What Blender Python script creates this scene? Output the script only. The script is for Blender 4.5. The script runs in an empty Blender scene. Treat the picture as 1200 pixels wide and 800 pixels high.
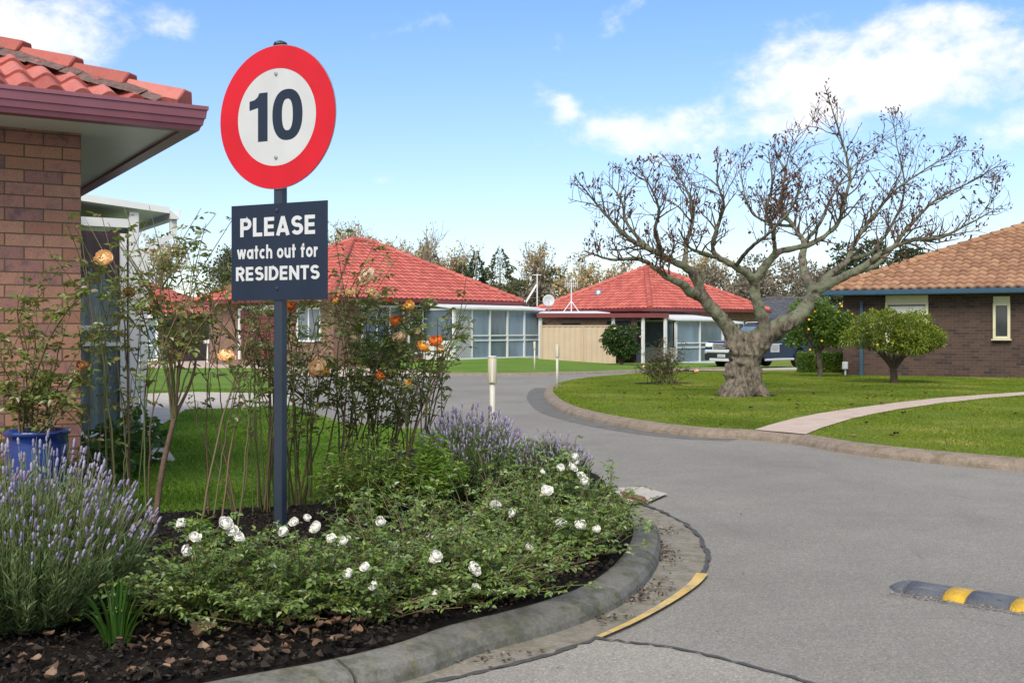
import bpy, math, random
import numpy as np
from mathutils import Vector, Matrix
from mathutils.geometry import tessellate_polygon

SC = bpy.context.scene
COL = SC.collection
PI = math.pi
R = math.radians
rng = np.random.default_rng(7)
random.seed(7)

# ------------------------------------------------------------------ survey of the place
# The ground falls away from the camera by 9 mm per metre; the eye is 1.25 m above the kerb.
F, HY, CZ = 1267.0, 386.0, 1.25
SLOPE = 0.009
def g(y):
    return -SLOPE * (min(y, 75.0) - 6.0)
def G(px, py, off=0.0):
    Y = (CZ - 6 * SLOPE - off) / ((py - HY) / F - SLOPE)
    return ((px - 600) / F * Y, Y, g(Y) + off)
def P(px, py, Y):
    return ((px - 600) / F * Y, Y, CZ + (HY - py) / F * Y)
def V3(*a):
    return np.array(a, float)

# ------------------------------------------------------------------ mesh builder
class MB:
    def __init__(s):
        s.v, s.n = [], 0
        s.q, s.t, s.poly = [], [], []
        s.smooth = False
    def add(s, verts, quads=None, tris=None, polys=None):
        verts = np.asarray(verts, float).reshape(-1, 3)
        o = s.n
        s.v.append(verts); s.n += len(verts)
        if quads is not None and len(quads): s.q.append(np.asarray(quads, int).reshape(-1, 4) + o)
        if tris is not None and len(tris): s.t.append(np.asarray(tris, int).reshape(-1, 3) + o)
        if polys:
            for p in polys: s.poly.append([i + o for i in p])
    def box(s, c, d, ax=None, bev=0.0):
        c = np.asarray(c, float); hx, hy, hz = np.asarray(d, float) / 2
        if bev > 0:
            b = min(bev, hx * .49, hy * .49, hz * .49)
            pts = []
            for sz in (-1, 1):
                for (zz, ins) in (((hz, b), (hz - b, 0)) if sz > 0 else ((hz, b), (hz - b, 0))):
                    for sx, sy in ((-1, -1), (1, -1), (1, 1), (-1, 1)):
                        for k in (0, 1):
                            first = (sx * sy > 0)
                            ex = hx - ins; ey = hy - ins
                            if (k == 0) == first: pts.append((sx * ex, sy * (ey - b), sz * zz))
                            else: pts.append((sx * (ex - b), sy * ey, sz * zz))
            pts = np.array(pts)
            r = [list(range(i * 8, i * 8 + 8)) for i in range(4)]  # bottom cap, bottom side, top cap, top side
            # rings: 0 bottom cap, 1 bottom side, 3 top side, 2 top cap
            order = [r[0], r[1], r[3], r[2]]
            q = []
            for a, bb in zip(order[:-1], order[1:]):
                for i in range(8):
                    j = (i + 1) % 8
                    q.append((a[i], a[j], bb[j], bb[i]))
            polys = [list(reversed(order[0])), list(order[3])]
        else:
            pts = np.array([(x, y, z) for z in (-hz, hz) for x, y in ((-hx, -hy), (hx, -hy), (hx, hy), (-hx, hy))])
            q = [(0, 1, 5, 4), (1, 2, 6, 5), (2, 3, 7, 6), (3, 0, 4, 7), (3, 2, 1, 0), (4, 5, 6, 7)]
            polys = None
        if ax is not None:
            pts = pts @ np.asarray(ax, float)
        s.add(pts + c, q, polys=polys)
    def rbox(s, c, d, ang, bev=0.0):
        ca, sa = math.cos(ang), math.sin(ang)
        s.box(c, d, [(ca, sa, 0), (-sa, ca, 0), (0, 0, 1)], bev)
    def beam(s, a, b, w, h=None):
        a = np.asarray(a, float); b = np.asarray(b, float); h = h or w
        d = b - a; L = np.linalg.norm(d); d = d / L
        up = V3(0, 0, 1) if abs(d[2]) < .95 else V3(0, 1, 0)
        x = np.cross(d, up); x /= np.linalg.norm(x); z = np.cross(x, d)
        s.box((a + b) / 2, (w, L, h), [x, d, z])
    def tube(s, pts, rad, n=6, caps=True, flat=None):
        pts = np.asarray(pts, float); m = len(pts)
        rad = np.full(m, rad, float) if np.isscalar(rad) else np.asarray(rad, float)
        t = np.empty_like(pts)
        t[1:-1] = pts[2:] - pts[:-2]; t[0] = pts[1] - pts[0]; t[-1] = pts[-1] - pts[-2]
        t /= np.linalg.norm(t, axis=1)[:, None] + 1e-12
        ref = V3(0, 0, 1) if abs(t[:, 2]).mean() < .8 else V3(1, .2, 0)
        x = np.cross(t, ref); x /= np.linalg.norm(x, axis=1)[:, None] + 1e-12
        y = np.cross(x, t)
        a = np.arange(n) * 2 * PI / n
        ring = x[:, None, :] * np.cos(a)[None, :, None] + y[:, None, :] * np.sin(a)[None, :, None]
        v = (pts[:, None, :] + ring * rad[:, None, None]).reshape(-1, 3)
        i = np.arange(m - 1)[:, None] * n; k = np.arange(n)[None, :]; k2 = (k + 1) % n
        q = np.stack([i + k2, i + k, i + n + k, i + n + k2], -1).reshape(-1, 4)
        polys = [list(range(n)), list(range((m - 1) * n, m * n))[::-1]] if caps else None
        s.add(v, q, polys=polys)
    def lathe(s, prof, c, n=20, axis=None):
        c = np.asarray(c, float)
        a = np.arange(n) * 2 * PI / n
        prof = np.asarray(prof, float)
        v = np.stack([prof[:, 0, None] * np.cos(a), prof[:, 0, None] * np.sin(a), np.repeat(prof[:, 1, None], n, 1)], -1).reshape(-1, 3)
        if axis is not None: v = v @ np.asarray(axis, float)
        m = len(prof)
        i = np.arange(m - 1)[:, None] * n; k = np.arange(n)[None, :]; k2 = (k + 1) % n
        q = np.stack([i + k, i + k2, i + n + k2, i + n + k], -1).reshape(-1, 4)
        polys = []
        if prof[0, 0] > 1e-6: polys.append(list(range(n))[::-1])
        if prof[-1, 0] > 1e-6: polys.append(list(range((m - 1) * n, m * n)))
        s.add(v + c, q, polys=polys)
    def sheet(s, pts, thick=0.0):
        """polygon of 3-D points, optionally with skirt of THICK below"""
        pts = [tuple(p) for p in pts]
        tr = tessellate_polygon([[Vector((p[0], p[1], 0)) for p in pts]])
        a = sum(pts[i][0] * pts[(i + 1) % len(pts)][1] - pts[(i + 1) % len(pts)][0] * pts[i][1] for i in range(len(pts)))
        out = []
        for t in tr:
            (x0, y0), (x1, y1), (x2, y2) = [pts[i][:2] for i in t]
            if (x1 - x0) * (y2 - y0) - (x2 - x0) * (y1 - y0) < 0: t = (t[0], t[2], t[1])
            out.append(t)
        s.add(pts, tris=out)
        if thick:
            n = len(pts)
            lo = [(p[0], p[1], p[2] - thick) for p in pts]
            q = [((i + 1) % n, i, n + i, n + (i + 1) % n) for i in range(n)]
            if a > 0: q = [tuple(reversed(k)) for k in q]
            s.add(pts + lo, q)
    def sweep(s, path, prof, closed=False, caps=True):
        """sweep profile [(out, up)] along a 3-D path; 'out' is to the right of travel, in plan"""
        path = np.asarray(path, float); m = len(path); prof = np.asarray(prof, float); n = len(prof)
        d = np.diff(path[:, :2], axis=0); d /= np.linalg.norm(d, axis=1)[:, None] + 1e-12
        nr = np.stack([d[:, 1], -d[:, 0]], 1)
        mit = np.empty((m, 2))
        for i in range(m):
            if i == 0: mit[i] = nr[0]
            elif i == m - 1: mit[i] = nr[-1]
            else:
                b = nr[i - 1] + nr[i]; b /= np.linalg.norm(b) + 1e-12
                mit[i] = b / max(.35, b @ nr[i])
        v = np.empty((m, n, 3))
        v[:, :, :2] = path[:, None, :2] + mit[:, None, :] * prof[None, :, 0, None]
        v[:, :, 2] = path[:, None, 2] + prof[None, :, 1]
        i = np.arange(m - 1)[:, None] * n; k = np.arange(n if closed else n - 1)[None, :]; k2 = (k + 1) % n
        q = np.stack([i + k, i + k2, i + n + k2, i + n + k], -1).reshape(-1, 4)
        s.add(v.reshape(-1, 3), q, polys=[list(range(n)), list(range((m - 1) * n, m * n))[::-1]] if caps else None)
    def ribbon(s, pts, w):
        pts = np.asarray(pts, float); m = len(pts)
        w = np.full(m, w, float) if np.isscalar(w) else np.asarray(w, float)
        d = np.empty((m, 2)); p2 = pts[:, :2]
        d[1:-1] = p2[2:] - p2[:-2]; d[0] = p2[1] - p2[0]; d[-1] = p2[-1] - p2[-2]
        d /= np.linalg.norm(d, axis=1)[:, None] + 1e-12
        nr = np.stack([-d[:, 1], d[:, 0], np.zeros(m)], 1)
        v = np.concatenate([pts + nr * w[:, None] / 2, pts - nr * w[:, None] / 2])
        s.add(v, [(m + i, m + i + 1, i + 1, i) for i in range(m - 1)])
    def leaves(s, pos, dr, up, L, W, fold=.25, bend=.15, shape=.45):
        """N leaves of two quads each, folded along the midrib"""
        pos = np.asarray(pos, float); N = len(pos)
        if N == 0: return
        dr = dr / (np.linalg.norm(dr, axis=1)[:, None] + 1e-9)
        x = np.cross(dr, up); x /= np.linalg.norm(x, axis=1)[:, None] + 1e-9
        z = np.cross(x, dr)
        L = np.broadcast_to(np.asarray(L, float), (N,))[:, None]; W = np.broadcast_to(np.asarray(W, float), (N,))[:, None]
        def at(u, w, h): return pos + dr * (u * L) + x * (w * W) + z * h
        f = fold * W
        v = np.stack([at(0, 0, 0), at(.3, .5, f), at(.72, shape * .85, f * .8 - bend * L * .35), at(1, 0, -bend * L),
                      at(.72, -shape * .85, f * .8 - bend * L * .35), at(.3, -.5, f)], 1).reshape(-1, 3)
        b = np.arange(N)[:, None] * 6
        q = np.concatenate([b + np.array([[0, 1, 2, 3]]), b + np.array([[0, 3, 4, 5]])])
        s.add(v, q)
    def cards(s, pos, dr, up, L, W):
        pos = np.asarray(pos, float); N = len(pos)
        dr = dr / (np.linalg.norm(dr, axis=1)[:, None] + 1e-9)
        x = np.cross(dr, up); x /= np.linalg.norm(x, axis=1)[:, None] + 1e-9
        L = np.broadcast_to(np.asarray(L, float), (N,))[:, None]; W = np.broadcast_to(np.asarray(W, float), (N,))[:, None]
        v = np.stack([pos, pos + dr * L * .45 + x * W / 2, pos + dr * L, pos + dr * L * .45 - x * W / 2], 1).reshape(-1, 3)
        b = np.arange(N)[:, None] * 4
        s.add(v, b + np.array([[0, 1, 2, 3]]))
    def build(s, name, mat, parent=None, origin=None, smooth=False, mats=None):
        me = bpy.data.meshes.new(name)
        if s.n:
            v = np.concatenate(s.v)
            if origin is not None: v = v - np.asarray(origin, float)
            q = np.concatenate(s.q) if s.q else np.zeros((0, 4), int)
            t = np.concatenate(s.t) if s.t else np.zeros((0, 3), int)
            pl = s.poly
            loops = np.concatenate([q.ravel(), t.ravel(), np.array([i for p in pl for i in p], int)]) if pl else np.concatenate([q.ravel(), t.ravel()])
            tot = np.concatenate([np.full(len(q), 4), np.full(len(t), 3), np.array([len(p) for p in pl], int)]).astype(int)
            start = np.concatenate([[0], np.cumsum(tot)[:-1]]).astype(int)
            me.vertices.add(len(v)); me.vertices.foreach_set('co', v.ravel())
            me.loops.add(len(loops)); me.loops.foreach_set('vertex_index', loops.astype(np.int32))
            me.polygons.add(len(tot)); me.polygons.foreach_set('loop_start', start.astype(np.int32))
            me.polygons.foreach_set('use_smooth', np.full(len(tot), bool(smooth)))
            me.update(calc_edges=True); me.validate()
        if mat: me.materials.append(mat)
        o = bpy.data.objects.new(name, me); COL.objects.link(o)
        if parent is not None: o.parent = parent
        elif origin is not None: o.location = origin
        return o

def tag(o, label=None, cat=None, group=None, kind=None):
    if label: o['label'] = label
    if cat: o['category'] = cat
    if group: o['group'] = group
    if kind: o['kind'] = kind
    return o
def thing(name, loc, label, cat, group=None, rz=0.0):
    o = bpy.data.objects.new(name, None); COL.objects.link(o)
    o.location = loc; o.rotation_euler = (0, 0, rz); o.empty_display_size = .1
    return tag(o, label, cat, group)
def sub(name, mb, mat, parent, smooth=False, origin=(0, 0, 0)):
    return mb.build(name, mat, parent, origin, smooth)
def copy_tree(o, parent=None):
    c = o.copy(); COL.objects.link(c)
    if parent is not None: c.parent = parent
    for ch in list(o.children): copy_tree(ch, c)
    return c
def unit(a):
    a = np.asarray(a, float); return a / (np.linalg.norm(a, axis=-1, keepdims=True) + 1e-9)
def rdir(n): return unit(rng.normal(size=(n, 3)))

# ------------------------------------------------------------------ materials
class NT:
    def __init__(s, name):
        s.m = bpy.data.materials.new(name); s.m.use_nodes = True
        s.t = s.m.node_tree; s.t.nodes.clear()
        s.out = s.t.nodes.new('ShaderNodeOutputMaterial')
    def n(s, typ, **kw):
        nd = s.t.nodes.new('ShaderNode' + typ)
        for k, v in kw.items():
            if k.startswith('i_'):
                key = k[2:]; key = int(key) if key.isdigit() else key.replace('_', ' ')
                sock = nd.inputs[key]
                if hasattr(v, 'is_linked') or isinstance(v, bpy.types.NodeSocket): s.t.links.new(v, sock)
                else: sock.default_value = v
            else: setattr(nd, k, v)
        return nd
    def link(s, a, b): s.t.links.new(a, b)
    def math(s, op, a, b=0.0, clamp=False):
        nd = s.t.nodes.new('ShaderNodeMath'); nd.operation = op; nd.use_clamp = clamp
        for i, v in enumerate((a, b)):
            if isinstance(v, bpy.types.NodeSocket): s.t.links.new(v, nd.inputs[i])
            else: nd.inputs[i].default_value = v
        return nd.outputs[0]
    def coord(s, kind='Object', scale=None):
        c = s.n('TexCoord').outputs[kind]
        if scale is not None:
            mp = s.n('Mapping'); s.link(c, mp.inputs[0])
            mp.inputs['Scale'].default_value = scale if hasattr(scale, '__len__') else (scale,) * 3
            return mp.outputs[0]
        return c
    def noise(s, vec, scale, detail=4, rough=.55, dist=0.0):
        nd = s.n('TexNoise'); s.link(vec, nd.inputs['Vector'])
        nd.inputs['Scale'].default_value = scale; nd.inputs['Detail'].default_value = detail
        nd.inputs['Roughness'].default_value = rough; nd.inputs['Distortion'].default_value = dist
        return nd.outputs['Fac']
    def ramp(s, fac, stops, interp='LINEAR'):
        nd = s.n('ValToRGB'); s.link(fac, nd.inputs[0]); cr = nd.color_ramp; cr.interpolation = interp
        while len(cr.elements) < len(stops): cr.elements.new(.5)
        for e, (p, c) in zip(cr.elements, stops):
            e.position = p; e.color = (*c, 1) if len(c) == 3 else c
        return nd.outputs[0]
    def mix(s, fac, a, b, mode='MIX'):
        nd = s.n('MixRGB', blend_type=mode)
        for i, v in enumerate((fac, a, b)):
            if isinstance(v, bpy.types.NodeSocket): s.link(v, nd.inputs[i])
            elif hasattr(v, '__len__'): nd.inputs[i].default_value = (*v[:3], 1)
            else: nd.inputs[i].default_value = v
        return nd.outputs[0]
    def bump(s, h, strength=.3, dist=.01, normal=None):
        nd = s.n('Bump'); s.link(h, nd.inputs['Height'])
        nd.inputs['Strength'].default_value = strength; nd.inputs['Distance'].default_value = dist
        if normal is not None: s.link(normal, nd.inputs['Normal'])
        return nd.outputs[0]
    def bsdf(s, col, rough=.6, metal=0.0, spec=.5, normal=None, **kw):
        b = s.n('BsdfPrincipled')
        if isinstance(col, bpy.types.NodeSocket): s.link(col, b.inputs['Base Color'])
        else: b.inputs['Base Color'].default_value = (*col, 1)
        if isinstance(rough, bpy.types.NodeSocket): s.link(rough, b.inputs['Roughness'])
        else: b.inputs['Roughness'].default_value = rough
        b.inputs['Metallic'].default_value = metal
        b.inputs['Specular IOR Level'].default_value = spec
        if normal is not None: s.link(normal, b.inputs['Normal'])
        for k, v in kw.items(): b.inputs[k.replace('_', ' ')].default_value = v
        return b
    def done(s, sh):
        s.link(sh.outputs[0] if hasattr(sh, 'outputs') else sh, s.out.inputs[0]); return s.m

def m_plain(name, c, rough=.5, var=.12, scale=6.0, metal=0.0, spec=.5, bump=0.0, dirt=0.0):
    t = NT(name); co = t.coord()
    n = t.noise(co, scale, 5)
    lo = [x * (1 - var) for x in c]; hi = [min(1, x * (1 + var)) for x in c]
    col = t.ramp(n, [(.3, lo), (.7, hi)])
    if dirt:
        n2 = t.noise(co, scale * .35, 6, .7)
        col = t.mix(t.ramp(n2, [(.5, (0, 0, 0)), (.75, (dirt,) * 3)]), col, [x * .45 + .01 for x in c])
    nm = t.bump(t.noise(co, scale * 8, 3), bump, .01) if bump else None
    return t.done(t.bsdf(col, rough, metal, spec, nm))

def m_leaf(name, cols, rough=.45, trans=.3, spec=.4, clump=0.0, cs=3.0, tint=.35):
    """leaf colours drawn per leaf; light passes through"""
    t = NT(name)
    r = t.n('NewGeometry').outputs['Random Per Island']
    if clump:
        n = t.noise(t.coord(), cs, 2)
        r = t.math('ADD', t.math('MULTIPLY', r, 1 - clump), t.math('MULTIPLY', t.math('MULTIPLY', t.math('SUBTRACT', n, .3), 2.5, True), clump), True)
    k = len(cols)
    col = t.ramp(r, [(i / max(1, k - 1) * .94 + .03, c) for i, c in enumerate(cols)])
    b = t.bsdf(col, rough, 0, spec)
    tr = t.n('BsdfTranslucent'); t.link(t.mix(tint, col, (.25, .3, .02)), tr.inputs[0])
    mx = t.n('MixShader'); mx.inputs[0].default_value = trans
    t.link(b.outputs[0], mx.inputs[1]); t.link(tr.outputs[0], mx.inputs[2])
    return t.done(mx)

def m_asphalt(name, base, warm=0.0):
    t = NT(name); co = t.coord()
    big = t.noise(co, .35, 5, .6); mid = t.noise(co, 2.2, 6, .7); fine = t.noise(co, 170, 3, .8)
    vor = t.n('TexVoronoi'); t.link(co, vor.inputs['Vector']); vor.inputs['Scale'].default_value = 130
    a = [x * .58 for x in base]; b = [x * 1.34 for x in base]
    c = t.ramp(big, [(.3, a), (.7, b)])
    c = t.mix(.5, c, t.ramp(mid, [(.3, [x * .78 for x in base]), (.72, [x * 1.2 for x in base])]))
    sp = t.ramp(vor.outputs['Color'], [(.0, (.25,) * 3), (.4, (.8,) * 3), (.72, (1.12,) * 3), (1, (2.3, 2.2, 2.05))])
    c = t.mix(.62, c, t.mix(1, c, sp, 'MULTIPLY'))
    c = t.mix(.35, c, t.ramp(fine, [(.35, [x * .5 for x in base]), (.65, [x * 1.5 for x in base])]))
    # oil and tyre stains
    st = t.noise(t.coord('Object', (.9, .35, 1)), 1.3, 4, .6)
    c = t.mix(t.ramp(st, [(.56, (0, 0, 0)), (.72, (.35,) * 3)]), c, [x * .55 for x in base])
    # hairline cracks where the slab has moved
    wob = t.mix(.12, co, t.n('TexNoise', i_Scale=1.5).outputs['Color'])
    ck = t.n('TexVoronoi', feature='DISTANCE_TO_EDGE'); t.link(wob, ck.inputs['Vector']); ck.inputs['Scale'].default_value = .42
    cm = t.math('MULTIPLY', t.ramp(ck.outputs['Distance'], [(.0, (1, 1, 1)), (.006, (0, 0, 0))]), t.ramp(t.noise(co, .9, 4), [(.52, (0, 0, 0)), (.68, (.45,) * 3)]))
    c = t.mix(cm, c, [x * .3 for x in base])
    nm = t.bump(vor.outputs['Distance'], .55, .006, t.bump(fine, .3, .004))
    return t.done(t.bsdf(c, .88, 0, .25, nm))

def m_concrete(name, base, moss=.5, grain=60):
    t = NT(name); co = t.coord()
    n1 = t.noise(co, 3.5, 7, .68); n2 = t.noise(co, grain, 4, .7); n3 = t.noise(co, 9, 6, .7)
    c = t.ramp(n1, [(.28, [x * .6 for x in base]), (.5, base), (.75, [x * 1.3 for x in base])])
    c = t.mix(.5, c, t.ramp(n2, [(.3, [x * .55 for x in base]), (.7, [x * 1.4 for x in base])]))
    c = t.mix(t.ramp(n3, [(.46, (0, 0, 0)), (.62, (moss,) * 3)]), c, (base[0] * .42, base[1] * .45, base[2] * .32))
    c = t.mix(t.ramp(t.noise(co, 14, 5, .7), [(.56, (0, 0, 0)), (.66, (moss * .6,) * 3)]), c, (.17, .15, .05))
    return t.done(t.bsdf(c, .9, 0, .2, t.bump(n2, .5, .006, t.bump(n3, .3, .01))))

def m_brick(name, cols, mortar, bw=.24, bh=.086, ms=.010, spots=.7, spot=(.05, .04, .06), bump=.6):
    t = NT(name)
    sx = t.n('SeparateXYZ'); t.link(t.coord(), sx.inputs[0])
    cx = t.n('CombineXYZ'); t.link(t.math('ADD', sx.outputs[0], sx.outputs[1]), cx.inputs[0]); t.link(sx.outputs[2], cx.inputs[1])
    br = t.n('TexBrick'); t.link(cx.outputs[0], br.inputs['Vector'])
    br.offset = .5; br.inputs['Scale'].default_value = 1
    br.inputs['Brick Width'].default_value = bw; br.inputs['Row Height'].default_value = bh
    br.inputs['Mortar Size'].default_value = ms / 2; br.inputs['Mortar Smooth'].default_value = .25
    br.inputs['Color1'].default_value = (0, 0, 0, 1); br.inputs['Color2'].default_value = (1, 1, 1, 1); br.inputs['Mortar'].default_value = (.5, .5, .5, 1)
    fac = br.outputs['Fac']; bid = br.outputs['Color']
    co = t.coord()
    c = t.ramp(bid, [(i / (len(cols) - 1), k) for i, k in enumerate(cols)])
    n = t.noise(co, 13, 5, .65); n2 = t.noise(co, 90, 3, .7)
    c = t.mix(.45, c, t.mix(1, c, t.ramp(n2, [(.3, (.5,) * 3), (.7, (1.5,) * 3)]), 'MULTIPLY'))
    sp = t.math('MULTIPLY', t.ramp(n, [(.48, (0, 0, 0)), (.62, (1, 1, 1))]), spots)
    sp = t.math('MULTIPLY', sp, t.ramp(bid, [(.15, (.15,) * 3), (.9, (1,) * 3)]))
    c = t.mix(sp, c, spot)
    c = t.mix(fac, c, t.mix(n2, [x * .7 for x in mortar], mortar))
    h = t.math('ADD', t.math('MULTIPLY', t.math('SUBTRACT', 1, fac), 1.0), t.math('MULTIPLY', n2, .25))
    return t.done(t.bsdf(c, .85, 0, .25, t.bump(h, bump, .008)))

def m_tile(name, cols, dark=.35):
    t = NT(name); co = t.coord()
    r = t.n('NewGeometry').outputs['Random Per Island']
    n = t.noise(co, 1.4, 6, .7); n2 = t.noise(co, 16, 5, .7)
    c = t.ramp(t.math('ADD', t.math('MULTIPLY', r, .5), t.math('MULTIPLY', n2, .5)), [(.15, cols[0]), (.5, cols[1]), (.85, cols[2])])
    c = t.mix(t.ramp(n, [(.5, (0, 0, 0)), (.72, (dark,) * 3)]), c, [x * .45 for x in cols[0]])
    n3 = t.noise(co, 55, 4, .7)
    c = t.mix(t.math('MULTIPLY', t.ramp(n3, [(.60, (0, 0, 0)), (.70, (.55,) * 3)]), t.ramp(n, [(.35, (.2,) * 3), (.65, (1,) * 3)])), c, (.34, .31, .26))
    c = t.mix(t.ramp(n2, [(.5, (0, 0, 0)), (.8, (dark * 1.3,) * 3)]), c, [x * .3 for x in cols[0]])
    return t.done(t.bsdf(c, .62, 0, .35, t.bump(n2, .25, .006)))

def m_lawn(name, a, b, d):
    t = NT(name); co = t.coord()
    n = t.noise(co, .45, 5, .6); n2 = t.noise(t.coord('Object', (1, .5, 1)), 5, 6, .7); n3 = t.noise(co, 90, 3, .8)
    c = t.ramp(n, [(.3, a), (.7, b)])
    c = t.mix(t.ramp(n2, [(.5, (0, 0, 0)), (.75, (.7,) * 3)]), c, d)
    c = t.mix(.55, c, t.mix(1, c, t.ramp(n3, [(.3, (.3,) * 3), (.7, (1.7,) * 3)]), 'MULTIPLY'))
    return t.done(t.bsdf(c, .9, 0, .2, t.bump(n3, .9, .03)))

def m_glass(name, tint, see=.0, rough=.04):
    t = NT(name)
    if see:
        gl = t.bsdf((.02, .025, .03), rough, 0, .8)
        tr = t.n('BsdfTransparent'); tr.inputs[0].default_value = (*tint, 1)
        lw = t.n('LayerWeight'); lw.inputs[0].default_value = .25
        f = t.math('ADD', t.math('MULTIPLY', lw.outputs['Fresnel'], .8), 1 - see, True)
        mx = t.n('MixShader'); t.link(f, mx.inputs[0]); t.link(tr.outputs[0], mx.inputs[1]); t.link(gl.outputs[0], mx.inputs[2])
        return t.done(mx)
    n = t.noise(t.coord('Object', (1.5, 1.5, .6)), 1.2, 2)
    c = t.ramp(n, [(.3, [x * .75 for x in tint]), (.7, [x * 1.2 for x in tint])])
    return t.done(t.bsdf(c, rough, 0, .7))

def m_bark(name, a, b, lichen, amount=.6):
    t = NT(name); co = t.coord()
    n = t.noise(t.coord('Object', (1, 1, .35)), 14, 7, .72); n2 = t.noise(co, 5, 5, .7); n3 = t.noise(co, 40, 4, .7)
    c = t.ramp(n, [(.36, a), (.62, b)])
    sz = t.n('SeparateXYZ'); t.link(co, sz.inputs[0])
    hgt = t.math('MULTIPLY', t.math('SUBTRACT', sz.outputs[2], 1.12), 3.0, True)
    li = t.math('MULTIPLY', t.ramp(n2, [(.42, (0, 0, 0)), (.56, (1, 1, 1))]), t.math('ADD', t.math('MULTIPLY', hgt, amount), .12))
    c = t.mix(li, c, t.mix(n3, [x * .55 for x in lichen], [x * 1.3 for x in lichen]))
    return t.done(t.bsdf(c, .9, 0, .15, t.bump(n, 1.0, .07, t.bump(n3, .6, .015))))

MT = {}
MT['asphalt'] = m_asphalt('asphalt', (.222, .213, .190))
MT['asphalt_old'] = m_asphalt('pale worn asphalt', (.265, .253, .224))
MT['concrete'] = m_concrete('gutter concrete', (.215, .198, .165), .6)
MT['kerb'] = m_concrete('mossy kerb concrete', (.15, .15, .135), .75)
MT['kerb2'] = m_concrete('pinkish kerb concrete', (.24, .195, .155), .5)
MT['path'] = m_concrete('pink path concrete', (.46, .37, .31), .12)
MT['path2'] = m_concrete('pale path concrete', (.42, .385, .345), .15)
MT['tar'] = m_plain('tar seal', (.06, .06, .058), .8, .3, 30, bump=.4)
def yellow():
    t = NT('worn yellow paint'); co = t.coord()
    n = t.noise(co, 26, 5, .75)
    c = t.mix(t.ramp(n, [(.5, (0, 0, 0)), (.66, (1, 1, 1))]), t.ramp(t.noise(co, 5, 3), [(.3, (.46, .31, .08)), (.7, (.56, .41, .15))]), (.25, .235, .2))
    return t.done(t.bsdf(c, .75, 0, .3, t.bump(t.noise(co, 150, 3), .4, .004)))
MT['yellow'] = yellow()
def soil():
    t = NT('dark mulch soil'); co = t.coord()
    n = t.noise(co, 30, 7, .75); n2 = t.noise(co, 4, 4)
    c = t.ramp(n, [(.3, (.006, .005, .005)), (.55, (.02, .016, .013)), (.8, (.055, .042, .032))])
    return t.done(t.bsdf(c, .95, 0, .15, t.bump(n, 1, .04, t.bump(n2, .6, .06))))
MT['soil'] = soil()
MT['chips'] = m_leaf('bark chips', [(.006, .005, .0045), (.012, .0095, .008), (.02, .016, .012), (.045, .036, .028), (.009, .0075, .007)], .9, 0, .2)
MT['deadleaf'] = m_leaf('fallen brown leaf', [(.06, .035, .023), (.105, .06, .038), (.18, .11, .07), (.08, .048, .033), (.26, .185, .125)], .6, .1, .3)
MT['grass'] = m_lawn('lawn turf', (.09, .18, .02), (.14, .245, .028), (.17, .22, .045))
MT['grass_sun'] = m_lawn('open lawn turf', (.11, .165, .02), (.175, .23, .028), (.27, .26, .07))
MT['blade'] = m_leaf('grass blade', [(.08, .18, .018), (.12, .25, .026), (.17, .30, .034), (.22, .28, .06)], .6, .3, .2, .4, 1.2)
MT['blade_sun'] = m_leaf('open grass blade', [(.095, .15, .014), (.145, .21, .02), (.20, .26, .03), (.36, .33, .10)], .6, .3, .2, .75, .55)
MT['brick'] = m_brick('near brown brick', [(.32, .16, .11), (.41, .225, .155), (.35, .175, .14), (.28, .15, .13)], (.13, .105, .065), spot=(.09, .075, .11), spots=.6)
MT['brick_far'] = m_brick('brown brick', [(.2, .12, .085), (.26, .15, .11), (.17, .1, .08)], (.2, .17, .14), spots=.3)
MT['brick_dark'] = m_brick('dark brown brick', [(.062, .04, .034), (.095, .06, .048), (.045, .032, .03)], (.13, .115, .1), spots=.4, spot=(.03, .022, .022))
MT['tile_red'] = m_tile('red roof tile', [(.31, .072, .06), (.43, .105, .082), (.52, .155, .12)], .3)
MT['tile_near'] = m_tile('weathered red roof tile', [(.26, .065, .05), (.40, .10, .078), (.52, .19, .16)], .45)
MT['tile_tan'] = m_tile('terracotta roof tile', [(.22, .115, .064), (.33, .182, .102), (.41, .25, .145)], .5)
MT['tile_grey'] = m_tile('grey roof tile', [(.055, .06, .07), (.08, .085, .095), (.11, .115, .12)], .3)
MT['mortar'] = m_plain('ridge bedding mortar', (.15, .095, .085), .95, .4, 22, bump=.8)
MT['plum'] = m_plain('plum gutter paint', (.23, .085, .115), .38, .1, 3, dirt=.25)
MT['maroon'] = m_plain('maroon paint', (.16, .035, .04), .45, .12, 3)
MT['blue_trim'] = m_plain('blue fascia paint', (.035, .085, .14), .45, .12, 3, dirt=.2)
MT['white'] = m_plain('white window paint', (.68, .70, .70), .4, .05, 3, dirt=.15)
MT['cream'] = m_plain('cream frame paint', (.58, .55, .38), .5, .06, 3, dirt=.2)
MT['soffit'] = m_plain('soffit board', (.72, .77, .75), .35, .05, 2, dirt=.12)
MT['whiteroof'] = m_plain('white sheet roof', (.66, .68, .69), .45, .06, 2, dirt=.25)
MT['beige'] = m_plain('beige metal fence paint', (.50, .395, .285), .5, .05, 2, dirt=.1)
MT['navy'] = m_plain('navy sign paint', (.014, .025, .047), .45, .12, 3, 0, .3, 0, .3)
MT['post'] = m_plain('dark blue grey post paint', (.022, .036, .055), .42, .15, 8, dirt=.1)
MT['sign_red'] = m_plain('red reflective sheeting', (.54, .009, .02), .45, .1, 3, 0, .3, 0, .18)
MT['sign_white'] = m_plain('white reflective sheeting', (.50, .525, .525), .45, .06, 4, 0, .35, 0, .1)
MT['lettering'] = m_plain('pale grey lettering', (.56, .59, .60), .5, .03, 9)
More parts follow.
